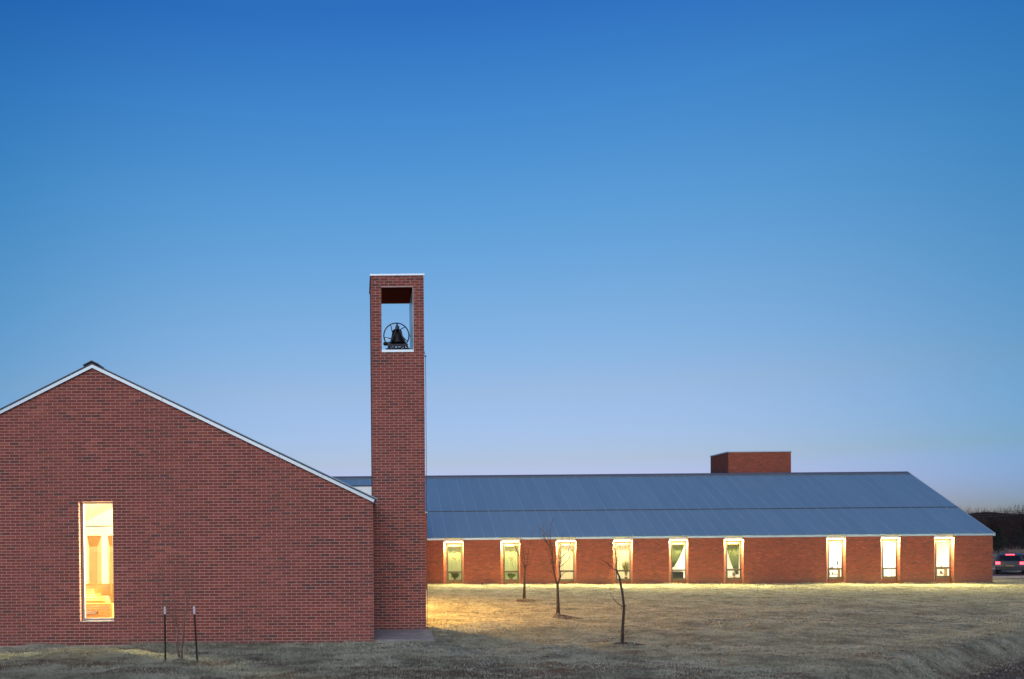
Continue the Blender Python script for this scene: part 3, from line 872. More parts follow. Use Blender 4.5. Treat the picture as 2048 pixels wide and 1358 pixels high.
t = thing('wall_lamp', (40.33, 60.5, 2.3), 'lit wall lamp on the far end wall of the classroom wing', 'lamp')
m = MB(); m.box(40.21, 40.24, 60.4, 60.6, 2.15, 2.45); m.build('bracket', M_DARKMET, t, bevel=0.005)
m = MB(); m.box(40.24, 40.36, 60.42, 60.58, 2.18, 2.40); m.build('lamp_glass', M_SCONCE, t, bevel=0.01)
l = bpy.data.lights.new('bulb', 'POINT'); l.energy = 500; l.color = (1.0, 0.80, 0.40); l.shadow_soft_size = 0.08
lo = bpy.data.objects.new('bulb', l); lo.location = (0.2, 0, 0.0); lo.parent = t; col.objects.link(lo)

# ------------------------------------------------------------------ link block behind the tower
lk = thing('link_block', (0, 50, 0), 'flat roofed brick block behind the tower with a ribbed pale metal clerestory', 'building')
m = MB(); m.box(0.75, 3.87, 50.0, 56.3, -0.6, 4.22); m.build('wall', M_MORTAR2, lk)
bm_ = MB()
add_face(bm_, (0, 50.0, 0), (1, 0, 0), (0, -1, 0), brick_face(0.75, 3.87, -0.62, 4.2))
add_face(bm_, (3.87, 0, 0), (0, 1, 0), (1, 0, 0), brick_face(50.0, 56.4, -0.62, 4.2))
tag(bm_.build('brickwork', M_BRICK2, lk), kind='stuff')
m = MB(); m.box(0.72, 3.92, 49.95, 56.3, 4.22, 4.29); m.build('coping', M_WHITEMET, lk)
m = MB(); m.box(-3.5, 3.0, 51.0, 56.0, 4.295, 5.80); m.build('clerestory', M_WHITEMET, lk)
m = MB()
for i in range(60):
    x0 = -3.45 + i*0.11; m.box(x0, x0+0.045, 50.965, 50.999, 4.295, 5.78)
m.build('ribbed_panel', M_WHITEMET, lk)
m = MB(); m.box(-3.5, 0.71, 50.0, 56.0, -0.5, 4.28); m.build('rear_wall', M_MORTAR2, lk)
m = MB(); m.box(-3.55, 3.05, 50.93, 56.0, 5.803, 5.86); m.build('roof_edge', M_DARKMET, lk)

# ------------------------------------------------------------------ classroom wing
CY = 56.5
CX0, CX1 = 3.885, 40.2
WT = 2.70
wing = thing('classroom_wing', (22, CY, -0.2), 'long low red brick classroom wing with blue grey metal roof and nine lit windows', 'building')
BAYS = [(5.435,6.702),(9.044,10.279),(12.559,13.825),(16.168,17.402),(19.714,20.917),(23.196,24.431),(29.687,30.890),(33.138,34.341),(36.525,37.760)]
piers = []; px = CX0
for a, b in BAYS: piers.append((px, a)); px = b
piers.append((px, CX1))
core = MB(); bw = MB()
SPL = 0.25; RD = 0.36
for i, (a, b) in enumerate(piers):
    # right end of a pier is the splayed left jamb of the next opening
    r_s = SPL if i < len(piers)-1 else 0.0
    core.prism([(a, CY, -0.8), (b, CY, -0.8), (b+r_s, CY+RD, -0.8), (a, CY+RD, -0.8)][::-1], (0, 0, WT+0.8))
    add_face(bw, (0, CY, 0), (1, 0, 0), (0, -1, 0), brick_face(a+0.001, b-0.001, -0.62, WT, u_shift=0.06))
    if r_s:
        ln = math.hypot(SPL, RD); U = Vector((SPL/ln, RD/ln, 0)); Nn = Vector((RD/ln, -SPL/ln, 0))
        add_face(bw, (b, CY, 0), U, Nn, brick_face(0.0, ln-0.02, -0.62, WT-0.32, u_shift=0.1))
    if i > 0:
        # straight right jamb of the opening before this pier: faces -X
        add_face(bw, (a, CY+RD, 0), (0, -1, 0), (-1, 0, 0), brick_face(0.02, RD, -0.62, WT-0.32, u_shift=0.1))
for a, b in BAYS:
    core.box(a+SPL, b-0.012, CY+0.30, CY+RD, -0.8, 0.05)
    add_face(bw, (0, CY+0.30, 0), (1, 0, 0), (0, -1, 0), brick_face(a+SPL, b-0.02, -0.62, 0.04))
core.build('wall', M_MORTAR2, wing)
add_face(bw, (CX1, 0, 0), (0, 1, 0), (1, 0, 0), brick_face(CY-PROUD, 74.0, -0.62, 7.1, planes=[(-0.513, 1, WT-0.513*CY), (0.513, 1, WT+0.513*74.2)]))
tag(bw.build('brickwork', M_BRICK2, wing), kind='stuff')
gab = MB()
gab.prism([(CX1, CY+RD, -0.8), (CX1, 73.8, -0.8), (CX1, 73.8, WT), (CX1, 65.3, 7.18), (CX1, CY+RD, WT+0.18)], (-0.28, 0, 0)); gab.build('gable_wall', M_MORTAR2, wing)
m = MB(); m.box(CX0, CX1-0.28, 73.5, 73.8, -0.8, WT); m.build('rear_wall', M_MORTAR2, wing)
# rooms
m = MB(); m.box(CX0, CX1-0.29, CY+RD+0.01, 62.5, -0.06, 0.0); m.build('interior_floor', M_FLOOR, wing)
m = MB()
m.box(CX0, CX1-0.29, 62.5, 62.6, 0, 2.68)
m.box(CX1-0.36, CX1-0.30, CY+RD+0.01, 62.5, 0, 2.62)
for xx in (7.9, 11.4, 15.0, 18.6, 22.1, 26.5, 32.0, 35.4): m.box(xx-0.06, xx+0.06, CY+RD+0.01, 62.5, 0, 2.62)
m.build('interior_wall', M_WHITEP, wing)
m = MB(); m.box(CX0, CX1-0.29, CY+RD+0.01, 62.5, 2.625, 2.68); m.build('interior_ceiling', M_WHITEP, wing)

rp_ = random.Random(3)
M_ROOMCOL = [(0.86,1.0,0.62),(0.86,1.0,0.62),(1,0.93,0.70),(1,0.92,0.66),(1,0.97,0.82),(1,0.98,0.85),(1,1,0.86),(1,1,0.88),(1,1,0.88)]
ROOMP = [80, 80, 170, 170, 330, 330, 380, 380, 380]
for i, (a, b) in enumerate(BAYS):
    x0, x1 = a+SPL+0.01, b-0.03
    y0 = CY+RD-0.07
    fz0, fz1, tr = 0.055, 2.335, 0.68
    f = MB(); w_ = 0.055
    f.box(x0, x0+w_, y0, y0+0.07, fz0, fz1); f.box(x1-w_, x1, y0, y0+0.07, fz0, fz1)
    f.box(x0+w_, x1-w_, y0, y0+0.07, fz0, fz0+0.07); f.box(x0+w_, x1-w_, y0, y0+0.07, fz1-0.06, fz1)
    f.box(x0+w_, x1-w_, y0, y0+0.07, tr-0.045, tr+0.035)
    fo = f.build('window', M_FRAME, wing, bevel=0.004)
    p = MB(); p.box(x0+w_, x1-w_, y0+0.03, y0+0.038, tr+0.035, fz1-0.06); p.build('pane', M_GLASS, fo)
    p = MB(); p.box(x0+w_, x1-w_, y0+0.03, y0+0.038, fz0+0.07, tr-0.045); p.build('pane', M_GLASS, fo)
    p = MB()
    g = 0.03
    p.box(x0+w_, x0+w_+g, y0-0.012, y0-0.001, fz0+0.07, tr-0.05); p.box(x1-w_-g, x1-w_, y0-0.012, y0-0.001, fz0+0.07, tr-0.05)
    p.box(x0+w_+g, x1-w_-g, y0-0.012, y0-0.001, fz0+0.07, fz0+0.07+g); p.box(x0+w_+g, x1-w_-g, y0-0.012, y0-0.001, tr-0.05-g, tr-0.05)
    p.build('sash', M_FRAME, fo)
    s = MB(); s.box(x0-0.02, x1+0.015, y0-0.06, y0+0.0, fz0-0.035, fz0-0.002); s.build('sill', M_FRAME, fo, bevel=0.004)
    # flashed head: recessed panel over the opening, strip lamp under it
    h = MB()
    h.box(a+0.004, b-0.004, CY+0.10, CY+RD, 2.60, 2.84)
    hb = MB(); hb.box(a+SPL-0.02, b-0.02, CY+RD-0.08, CY+RD, 2.34, 2.598); hb.build('head_board', M_TAN, wing)
    h.build('head_panel', M_HEAD, wing)
    sp = MB(); sp.box(a+0.12, b-0.06, CY+0.14, CY+0.20, 2.545, 2.598); st = sp.build('strip_lamp', M_STRIP, wing)
    l = bpy.data.lights.new('strip_light', 'AREA'); l.shape = 'RECTANGLE'; l.size = 0.62; l.size_y = 0.08
    l.energy = 1150; l.color = (1.0, 0.78, 0.32)
    lo = bpy.data.objects.new('strip_light', l); lo.location = Vector(((a+b)/2+0.06, CY+0.20, 2.53)) - parent_origin(wing)
    lo.rotation_euler = (R(-58), 0, 0); lo.parent = wing; col.objects.link(lo)
    # room ceiling light
    l = bpy.data.lights.new('room_light', 'AREA'); l.shape = 'RECTANGLE'; l.size = 1.6; l.size_y = 1.6
    l.energy = ROOMP[i]; l.color = M_ROOMCOL[i]
    lo = bpy.data.objects.new('room_light', l); lo.location = Vector(((a+b)/2, CY+2.6, 2.55)) - parent_origin(wing); lo.parent = wing; col.objects.link(lo)
    cl = MB(); cl.box((a+b)/2-0.8, (a+b)/2+0.8, CY+1.8, CY+3.4, 2.57, 2.62)
    cl.build('ceiling_light', M_LAMPG, wing)

# eave fascia between the bays
for a, b in piers:
    m = MB(); m.box(a-0.02 if a > CX0+0.1 else a, b+0.02 if b < CX1 else b+0.05, CY-0.055, CY+0.10, WT-0.0, WT+0.125); m.build('fascia', M_WHITEMET, wing, bevel=0.004)
# roof: two tiers of standing seam panels
EY, EZ = CY-0.07, 2.835
RYY, RZZ = 65.3, 7.36
SLW = (RZZ-EZ)/(RYY-EY)
BY = 59.9
PWD = 0.787
rr_ = random.Random(11)
def roof_panels(x_start, x_end, ya, za, yb, zb, right_trim):
    dv = Vector((0, yb-ya, zb-za)).normalized(); nv = Vector((0, -dv.z, dv.y))
    base_mesh = []
    x = x_end
    while x > x_start:
        xl = max(x - PWD, x_start)
        tn = rr_.uniform(0.30, 0.42)
        m = MB()
        A = Vector((xl+0.001, ya, za)); B = Vector((x-0.001, ya, za)); C = Vector((x-0.001, yb, zb)); Dp = Vector((xl+0.001, yb, zb))
        m.prism([A, B, C, Dp], -nv*0.03, tn)
        # raised seam on the panel's left edge
        s0 = Vector((xl+0.004, ya, za)); s1 = Vector((xl+0.004, yb, zb))
        m.prism([s0, s0+Vector((0.05,0,0)), s1+Vector((0.05,0,0)), s1], nv*0.022, 0.72)
        # two low stiffening ribs
        for q in (0.33, 0.66):
            xx = xl + (x-xl)*q
            m.prism([Vector((xx,ya,za)), Vector((xx+0.03,ya,za)), Vector((xx+0.03,yb,zb)), Vector((xx,yb,zb))], nv*0.006, tn)
        m.build('roof_panel', M_ROOF, wing)
        x -= PWD
zB = EZ + SLW*(BY-EY)
roof_panels(-3.0, CX1+0.05, EY, EZ, BY+0.15, zB+SLW*0.15, True)
roof_panels(-3.0, CX1+0.05, BY, zB+0.055, RYY, RZZ, True)
# dark strip standing in for the shadow under the lap
m = MB(); m.box(-3.0, CX1+0.05, BY-0.012, BY-0.002, zB+0.004, zB+0.05); m.build('lap_shadow_strip', M_DARKMET, wing)
M_RIDGE = plain('ridge_metal', (0.15, 0.18, 0.22), 0.5, 0.3)
m = MB()
m.prism([(-3.0, RYY-0.32, RZZ-SLW*0.32+0.035), (-3.0, RYY, RZZ+0.035), (-3.0, RYY, RZZ+0.085), (-3.0, RYY-0.32, RZZ-SLW*0.32+0.085)], (CX1+3.05, 0, 0))
m.build('ridge_cap', M_RIDGE, wing)
m = MB()
m.prism([(-3.0, RYY+0.002, RZZ), (-3.0, 74.2, RZZ-SLW*8.9), (-3.0, 74.2, RZZ-SLW*8.9+0.05), (-3.0, RYY+0.002, RZZ+0.05)], (CX1+3.05, 0, 0)); m.build('rear_roof', M_ROOF, wing)
m = MB()
m.prism([(CX1+0.055, EY, EZ-0.12), (CX1+0.055, RYY, RZZ-0.10), (CX1+0.055, RYY, RZZ+0.05), (CX1+0.055, EY, EZ+0.03)], (0.05, 0, 0)); m.build('rake_trim', M_WHITEMET, wing)
m = MB()
m.prism([(CX1+0.055, RYY, RZZ-0.10), (CX1+0.055, 74.2, RZZ-0.10-SLW*8.9), (CX1+0.055, 74.2, RZZ+0.05-SLW*8.9), (CX1+0.055, RYY, RZZ+0.05)], (0.05, 0, 0)); m.build('rake_trim', M_WHITEMET, wing)
m = MB(); m.box(CX1+0.05, CX1+0.12, CY-0.09, CY+0.02, WT-0.03, WT+0.16); m.build('gutter_end', M_WHITEMET, wing)
# brick roof tower on the far slope
m = MB(); m.box(27.87, 32.55, 67.0, 70.4, 6.0, 9.12); ch = m.build('chimney', M_MORTAR2, wing)
b_ = MB()
add_face(b_, (0, 67.0, 0), (1, 0, 0), (0, -1, 0), brick_face(27.87, 32.55, 6.0, 9.1))
add_face(b_, (27.87, 67.0+70.4, 0), (0, -1, 0), (-1, 0, 0), brick_face(67.0, 70.4, 6.0, 9.1))
add_face(b_, (32.55, 0, 0), (0, 1, 0), (1, 0, 0), brick_face(67.0, 70.4, 6.0, 9.1))
tag(b_.build('brickwork', M_BRICK2, ch), kind='stuff')
m = MB(); m.box(27.82, 32.60, 66.95, 70.45, 9.12, 9.19); m.build('coping', M_WHITEMET, ch)

# ------------------------------------------------------------------ curtains and things on the sills
IY = CY+RD+0.06
def curtain(name, pts_top, pts_bot, mat, label, z0, z1, y=IY, folds=9, amp=0.025, cat='curtain'):
    """pleated sheet between a top span and a bottom span (x0,x1 each)"""
    m = MB(); N_ = folds*4; rows = 8
    G = []
    for j in range(rows+1):
        v = j/rows; e = v**1.4
        a = pts_top[0]*(1-e)+pts_bot[0]*e; b = pts_top[1]*(1-e)+pts_bot[1]*e
        z = z1 + (z0-z1)*v
        G.append([(a+(b-a)*i/N_, y+amp*math.sin(i*math.pi/2+j*0.2), z) for i in range(N_+1)])
    for j in range(rows):
        for i in range(N_):
            m.poly([G[j+1][i], G[j+1][i+1], G[j][i+1], G[j][i]])
    o = m.build(name, mat, None, smooth=True)
    return tag(o, label, cat, 'curtains in the classroom windows')
def bx_(i): return BAYS[i][0]+SPL+0.06, BAYS[i][1]-0.08
a, b = bx_(0); curtain('curtain', (a,b), (a,b), M_CURT_PALE, 'pale green pleated curtain in the wing window nearest the tower', 0.25, 2.3)
a, b = bx_(1); curtain('curtain', (a,b), (a,b), M_CURT_PALE, 'pale green pleated curtain in the second wing window from the tower', 0.25, 2.3, folds=7)
a, b = bx_(2); curtain('curtain', (a,b), (a,b), M_CURT_CREAM, 'cream curtain in the wing window behind the forked sapling', 0.1, 2.3, folds=8)
a, b = bx_(3); curtain('curtain', (a,b), (a,b), M_CURT_CREAM, 'cream curtain with dried plants before it in the fourth wing window', 0.1, 2.3, folds=5)
a, b = bx_(4); curtain('curtain', (a,b), (a,a+0.15), M_CURT_GREEN, 'sage green curtain swept to the left in the fifth wing window', 0.85, 2.3, folds=7)
a, b = bx_(5); curtain('curtain', (a,b), (b-0.22,b-0.05), M_CURT_GREEN, 'sage green curtain swept to the right in the sixth wing window', 0.35, 2.3, folds=7)

M_LEAF = plain('houseplant_leaf', (0.035, 0.075, 0.02), 0.6, var=0.4, scale=20)
M_LEAFD = plain('dried_grass_plant', (0.22, 0.20, 0.05), 0.8, var=0.3, scale=20)
M_POT = plain('clay_pot', (0.25, 0.10, 0.06), 0.8)
M_BLACKBOX = plain('black_plastic', (0.02, 0.022, 0.025), 0.5)
M_WOODF = plain('light_wood', (0.42, 0.30, 0.16), 0.6, var=0.15)
def potted(x, y, z, hgt_, spread, nleaf, mat, label, seed, pot=0.09):
    t = thing('potted_plant', (x, y, z), label, 'plant', 'plants inside the wing windows')
    m = MB(); m.lathe([(0.0,0.0),(pot*0.7,0.0),(pot,pot*1.5),(pot*0.85,pot*1.5),(0,pot*1.4)], (x,y,z), 10); m.build('pot', M_POT, t)
    r = random.Random(seed); m = MB()
    for i in range(nleaf):
        a = r.uniform(0, 6.28); h = hgt_*r.uniform(0.45, 1); s = spread*r.uniform(0.2, 1)
        p0 = Vector((x, y, z+pot*1.4)); p2 = p0+Vector((math.cos(a)*s, math.sin(a)*s*0.12, h)); w = Vector((-math.sin(a)*0.4+0.6, math.cos(a)*0.3, 0))*0.022
        pm = (p0+p2)/2 + Vector((0,0,h*0.18))
        m.poly([p0, pm-w, p2, pm+w])
    m.build('leaves', mat, t)
    return t
a, b = bx_(0); potted((a+b)/2, IY-0.07, 0.02, 0.50, 0.42, 260, M_LEAF, 'low dark bushy plant behind the lower pane nearest the tower', 1, 0.12)
a, b = bx_(1); potted((a+b)/2, IY-0.07, 0.02, 0.42, 0.42, 260, M_LEAF, 'low dark leafy plant behind the lower pane of the second window', 2, 0.12)
a, b = bx_(3); potted(b-0.22, IY-0.02, 0.1, 1.15, 0.36, 80, M_LEAFD, 'tall dried olive grasses behind the fourth wing window', 3, 0.1)
a, b = bx_(6); potted(b-0.12, IY+0.15, 0.72, 0.55, 0.10, 18, M_LEAF, 'small upright green plant at the right of the seventh window', 4, 0.05)
a, b = bx_(5); potted(b-0.25, IY+0.2, 0.05, 0.45, 0.2, 24, M_LEAFD, 'trailing olive plant behind the lower pane of the sixth window', 6, 0.08)
# black storage box in window five
a, b = bx_(4)
t = thing('storage_box', ((a+b)/2, IY+0.25, 0), 'black storage box behind the lower pane of the fifth wing window', 'box')
m = MB(); m.box(a+0.02, b-0.02, IY+0.06, IY+0.42, 0.0, 0.50); m.build('box_body', M_BLACKBOX, t, bevel=0.02)
m = MB(); m.box(a, b, IY+0.04, IY+0.44, 0.502, 0.55); m.build('lid', M_BLACKBOX, t, bevel=0.01)
m = MB(); r = random.Random(5)
for k in range(5): 
    xx = a+0.05+k*0.12; m.box(xx, xx+0.09, IY+0.1, IY+0.3, 0.552, 0.58+r.random()*0.06)
tag(m.build('folded_papers', M_WHITEPAINT), 'white folded papers lying on the black storage box', 'papers')
# hanging mobiles on the first two windows
def mobile(i, zc, label, seed):
    a, b = bx_(i); r = random.Random(seed); t = thing('paper_mobile', ((a+b)/2, IY-0.05, zc), label, 'ornament', 'paper shapes hung in the first two windows')
    m = MB(); m.tube([((a+b)/2, IY-0.045, 2.27), ((a+b)/2, IY-0.045, zc)], 0.006, 4); m.build('string', M_LEAFD, t)
    for k in range(5):
        x = (a+b)/2 + (k-2)*0.065; z = zc + 0.06*abs(k-2) + r.uniform(-0.04, 0.04)
        m = MB(); m.prism([(x-0.03,IY-0.05,z),(x,IY-0.05,z-0.05),(x+0.03,IY-0.05,z),(x,IY-0.05,z+0.06)], (0,0.006,0)); m.build('paper_shape', M_LEAFD, t)
mobile(0, 1.45, 'small olive paper bird shapes hung in the window nearest the tower', 1)
mobile(1, 1.40, 'small olive paper leaf shapes hung in the second window from the tower', 2)
# shelves with toys in windows 7 and 9, small table in 8
def shelf(i, label, seed):
    a, b = bx_(i); t = thing('toy_shelf', ((a+b)/2, IY+0.45, 0), label, 'shelf', 'low shelves behind the lower panes')
    r = random.Random(seed)
    m = MB(); m.box(a-0.1, b+0.1, IY+0.30, IY+0.6, 0.56, 0.60); m.box(a-0.1, b+0.1, IY+0.30, IY+0.6, 0.25, 0.28); m.build('board', M_WOODF, t)
    m = MB(); m.box(a-0.14, a-0.10, IY+0.30, IY+0.6, 0.0, 0.60); m.build('side_panel', M_WOODF, t)
    m = MB(); m.box(b+0.10, b+0.14, IY+0.30, IY+0.6, 0.0, 0.60); m.build('side_panel', M_WOODF, t)
    mats = [M_LEAF, M_POT, M_TAN, M_BLACKBOX, M_OAK, M_CURT_PALE]
    for k in range(10):
        x = r.uniform(a, b-0.1); z = r.choice((0.282, 0.602, 0.282)); h = r.uniform(0.06, 0.2)
        m = MB(); m.lathe([(0,0),(0.035,0.0),(0.045,h*0.5),(0.03,h),(0,h)], (x, IY+0.42, z), 8)
        o = m.build('jar', r.choice(mats)); tag(o, 'small craft jar on the %s board of the low shelf in the %s wing window' % ('top' if z > 0.5 else 'lower', 'seventh' if i == 6 else 'last'), 'jar', 'craft jars on the low shelf of the %s window, %s board' % ('seventh' if i == 6 else 'last', 'top' if z > 0.5 else 'lower'))
shelf(6, 'low wooden shelf of craft jars behind the seventh window', 1)
shelf(8, 'low wooden shelf of craft jars behind the last window on the right', 2)
a, b = bx_(7)
t = thing('floor_lamp', (a+0.10, IY+0.5, 0), 'small dark shaded lamp at the left of the eighth window', 'lamp')
m = MB(); m.tube([(a+0.10, IY+0.5, 0), (a+0.10, IY+0.5, 1.25)], 0.012, 6); m.build('pole', M_BLACKBOX, t)
m = MB(); m.lathe([(0.09,1.22),(0.05,1.40),(0.0,1.40)], (a+0.10, IY+0.5, 0), 12); m.build('lamp_shade', M_LEAF, t)
m = MB(); m.lathe([(0.0,0.0),(0.1,0.0),(0.09,0.03),(0,0.03)], (a+0.10, IY+0.5, 0), 12); m.build('base', M_BLACKBOX, t)
t = thing('side_table', ((a+b)/2+0.2, IY+0.4, 0), 'small wooden table behind the eighth window', 'table')
m = MB(); m.box((a+b)/2-0.05, b+0.2, IY+0.25, IY+0.6, 0.66, 0.70); m.build('tabletop', M_WOODF, t)
for xx in ((a+b)/2, b+0.12):
    for yy in (IY+0.27, IY+0.54):
        m = MB(); m.box(xx, xx+0.035, yy, yy+0.035, 0, 0.66); m.build('leg', M_DARKMET, t)

# ------------------------------------------------------------------ bare trees
def branch_tubes(mb, pts, r0, r1, n=6):
    k = len(pts); mb.tube(pts, [r0+(r1-r0)*i/(k-1) for i in range(k)], n)
def wiggle(r, p0, p1, n, amp):
    out = []
    for i in range(n+1):
        u = i/n; q = p0.lerp(p1, u)
        if 0 < i < n: q = q + Vector((r.uniform(-amp,amp), r.uniform(-amp,amp), r.uniform(-amp,amp)*0.4))
        out.append(q)
    return out
def twigs(mb, r, pts, rad, depth, ln, spread=0.8, prob=1.0):
    """side shoots along a limb"""
    for i in range(1, len(pts)):
        if r.random() > prob: continue
        p = pts[i]; d = (pts[i]-pts[i-1]).normalized()
        a = r.uniform(0, 6.28)
        side = Vector((math.cos(a), math.sin(a)*0.8, 0.1))
        dd = (d*0.9 + side*spread*r.uniform(0.5, 1.1) + Vector((0,0,0.25))).normalized()
        L_ = ln*r.uniform(0.5, 1.15)
        q = wiggle(r, p, p+dd*L_, 4, L_*0.06)
        mb.tube(q, [rad*(1-0.75*k/4) for k in range(5)], 4, caps=False)
        if depth > 0: twigs(mb, r, q, rad*0.6, depth-1, ln*0.55, spread, prob)
def sapling(base, label, trunk, limbs, r_trunk, seed, cat='tree', group='young bare trees on the lawn', ntw=1, tl=0.35, name='bare_sapling', bark=None, S=1.0):
    bark = bark or M_BARK
    r = random.Random(seed); B = Vector((base[0], base[1], float(hgt(base[0], base[1]))-0.03))
    t = thing(name, B, label, cat, group)
    def W(l): return [B + Vector((u*S, (d if len(p_) > 2 else 0)*S, v*S)) for p_ in l for (u, v, d) in [(p_[0], p_[1], p_[2] if len(p_) > 2 else 0)]]
    m = MB(); tp = W(trunk)
    n_ = len(tp); m.tube(tp, [r_trunk*(1.25 if i == 0 else 1-0.35*i/(n_-1)) for i in range(n_)], 9); m.build('trunk', bark, t, smooth=True)
    c = MB()
    for lb, r0, r1, k in limbs:
        lp = W(lb)
        fine = []
        for i in range(len(lp)-1):
            seg = wiggle(r, lp[i], lp[i+1], 3, (lp[i+1]-lp[i]).length*0.04)
            fine.extend(seg if i == 0 else seg[1:])
        kk = len(fine); c.tube(fine, [(r0+(r1-r0)*(i/(kk-1))**0.7)*0.85 for i in range(kk)], 6)
        if k > 0: twigs(c, r, fine[2:], max(r1*0.75, 0.0038), k, tl*S, 0.8, 0.8)
    c.build('crown', bark, t, smooth=True)
    return t
# forked sapling, middle of the lawn (metres right/up from its foot)
sapling((6.73, 30.0), 'tallest forked bare sapling on the lawn, second from the tower', [(0,0),(0,0.35),(-0.01,0.7),(-0.02,1.05)],
  [([(-0.02,1.03),(-0.10,1.30),(-0.16,1.60),(-0.18,1.95),(-0.28,2.30),(-0.40,2.50,0.1)],0.042,0.012,2),
   ([(-0.18,1.95),(-0.20,2.25,-0.1),(-0.32,2.55,-0.1),(-0.48,2.85,0.1)],0.024,0.006,2),
   ([(-0.28,2.30),(-0.22,2.60,0.1),(-0.24,2.88,0.2)],0.018,0.005,2),
   ([(0.0,1.03),(0.09,1.28),(0.07,1.60,0.1),(0.12,1.85,0.1),(0.12,2.35,0.15),(0.20,2.72,0.2)],0.036,0.006,1),
   ([(0.09,1.60,0.1),(0.35,1.85,0.0),(0.52,2.25,-0.1)],0.016,0.005,1),
   ([(0.05,1.90,0.1),(0.33,2.10,0.0),(0.48,2.62,-0.05)],0.016,0.005,1),
   ([(0.09,1.28),(0.17,1.42,-0.1),(0.28,1.48,-0.2),(0.62,1.45,-0.25)],0.014,0.005,0),
   ([(-0.10,1.30),(-0.22,1.45,0.1),(-0.50,1.62,0.15)],0.014,0.005,0),
   ([(-0.15,1.70),(-0.30,1.95,-0.1),(-0.42,2.28,-0.15)],0.014,0.005,1)], 0.060, 1, ntw=2, tl=0.36)
# farther sapling with vase crown
sapling((7.26, 39.0), 'slender bare sapling nearest the wing wall, vase shaped crown', [(0,0),(0.02,0.6),(0.03,1.1),(0.06,1.35)],
  [([(0.06,1.33),(0.0,1.55),(-0.20,1.95,0.1),(-0.40,2.45,0.1)],0.032,0.007,2),
   ([(0.06,1.35),(0.03,1.75),(-0.04,2.2,-0.1),(-0.12,2.6,-0.1)],0.026,0.006,2),
   ([(0.06,1.35),(0.20,1.75,0.1),(0.24,2.2,0.1),(0.34,2.62,0.1)],0.026,0.006,2),
   ([(0.06,1.40),(0.26,1.65,-0.1),(0.48,2.2,-0.15)],0.020,0.005,2)], 0.058, 2, tl=0.42)
# nearest sapling: single leader, two low branches
sapling((6.62, 22.33), 'crooked bare sapling nearest the camera on the lawn', [(0,0),(0.0,0.35),(0.03,0.75),(0.04,0.93),(-0.0,1.3),(-0.05,1.55),(-0.08,1.72)],
  [([(-0.08,1.70),(-0.16,1.85),(-0.38,2.02,-0.05),(-0.56,2.12,-0.1)],0.018,0.006,1),
   ([(-0.07,1.70),(-0.13,1.9,0.05),(-0.12,2.15,0.05),(-0.20,2.45,0.05)],0.018,0.006,1),
   ([(0.03,0.92),(-0.17,1.07),(-0.33,1.30)],0.017,0.004,0),
   ([(0.04,0.93),(0.09,0.97)],0.026,0.016,0)], 0.038, 3, tl=0.20)
# multi-stemmed thin shrub between the steel posts
sapling((-3.87, 19.4), 'thin multi stemmed bare shrub between the two steel posts', [(0.0,0),(0.0,0.06),(0.0,0.12)],
  [([(-0.02,0.08),(-0.06,0.6),(-0.08,0.95),(-0.12,1.3),(-0.08,1.7,0.1),(-0.1,2.1)],0.018,0.005,2),
   ([(0.02,0.08),(0.04,0.45),(0.08,0.9),(0.15,1.2),(0.12,1.6),(0.10,2.2)],0.019,0.005,2),
   ([(0.03,0.08),(0.07,0.5),(0.07,1.0,0.1),(0.22,1.5,0.1),(0.28,1.9)],0.014,0.004,1),
   ([(-0.08,0.85),(-0.20,1.0),(-0.34,1.3,0.1),(-0.48,1.75,0.1)],0.010,0.004,2),
   ([(-0.08,1.0),(-0.3,0.97),(-0.38,1.2)],0.008,0.003,1),
   ([(-0.05,0.1),(-0.12,0.55),(-0.15,1.0,-0.1),(-0.25,1.55,-0.1),(-0.4,2.0,-0.1)],0.012,0.004,1)], 0.045, 4, cat='shrub', group=None, name='bare_shrub', bark=M_BARK2, tl=0.30)
# steel posts with white tops
for (x, y, dx, lb, hh) in ((-4.205, 19.40, 0.0, 'upright dark green steel post left of the bare shrub, white tip', 1.20), (-3.50, 19.37, -0.065, 'leaning dark green steel post right of the bare shrub, white tip', 1.21)):
    z0 = float(hgt(x, y)) - 0.1
    t = thing('steel_post', (x, y, z0+0.1), lb, 'post', 'steel posts beside the bare shrub')
    a = Vector((x, y, z0)); b = Vector((x+dx*0.86, y, z0+0.1+hh*0.86)); c = Vector((x+dx, y, z0+0.1+hh))
    m = MB()
    for q in ((-0.019, 0, 0.008, 0.003), (0, -0.016, 0.003, 0.014)):
        pass
    def bar(p, q, wx, wy, ox=0, oy=0):
        P4 = [p+Vector((-wx+ox, -wy+oy, 0)), p+Vector((wx+ox, -wy+oy, 0)), p+Vector((wx+ox, wy+oy, 0)), p+Vector((-wx+ox, wy+oy, 0))]
        m.prism(P4[::-1], q-p)
    bar(a, b, 0.019, 0.003); bar(a, b, 0.003, 0.015, 0, -0.019)
    m.build('shaft', M_DARKGREEN, t)
    m = MB(); bar(b+Vector((0,0,0.001)), c, 0.020, 0.004); bar(b+Vector((0,0,0.001)), c, 0.004, 0.016, 0, -0.021); m.build('painted_tip', M_WHITEPAINT, t)
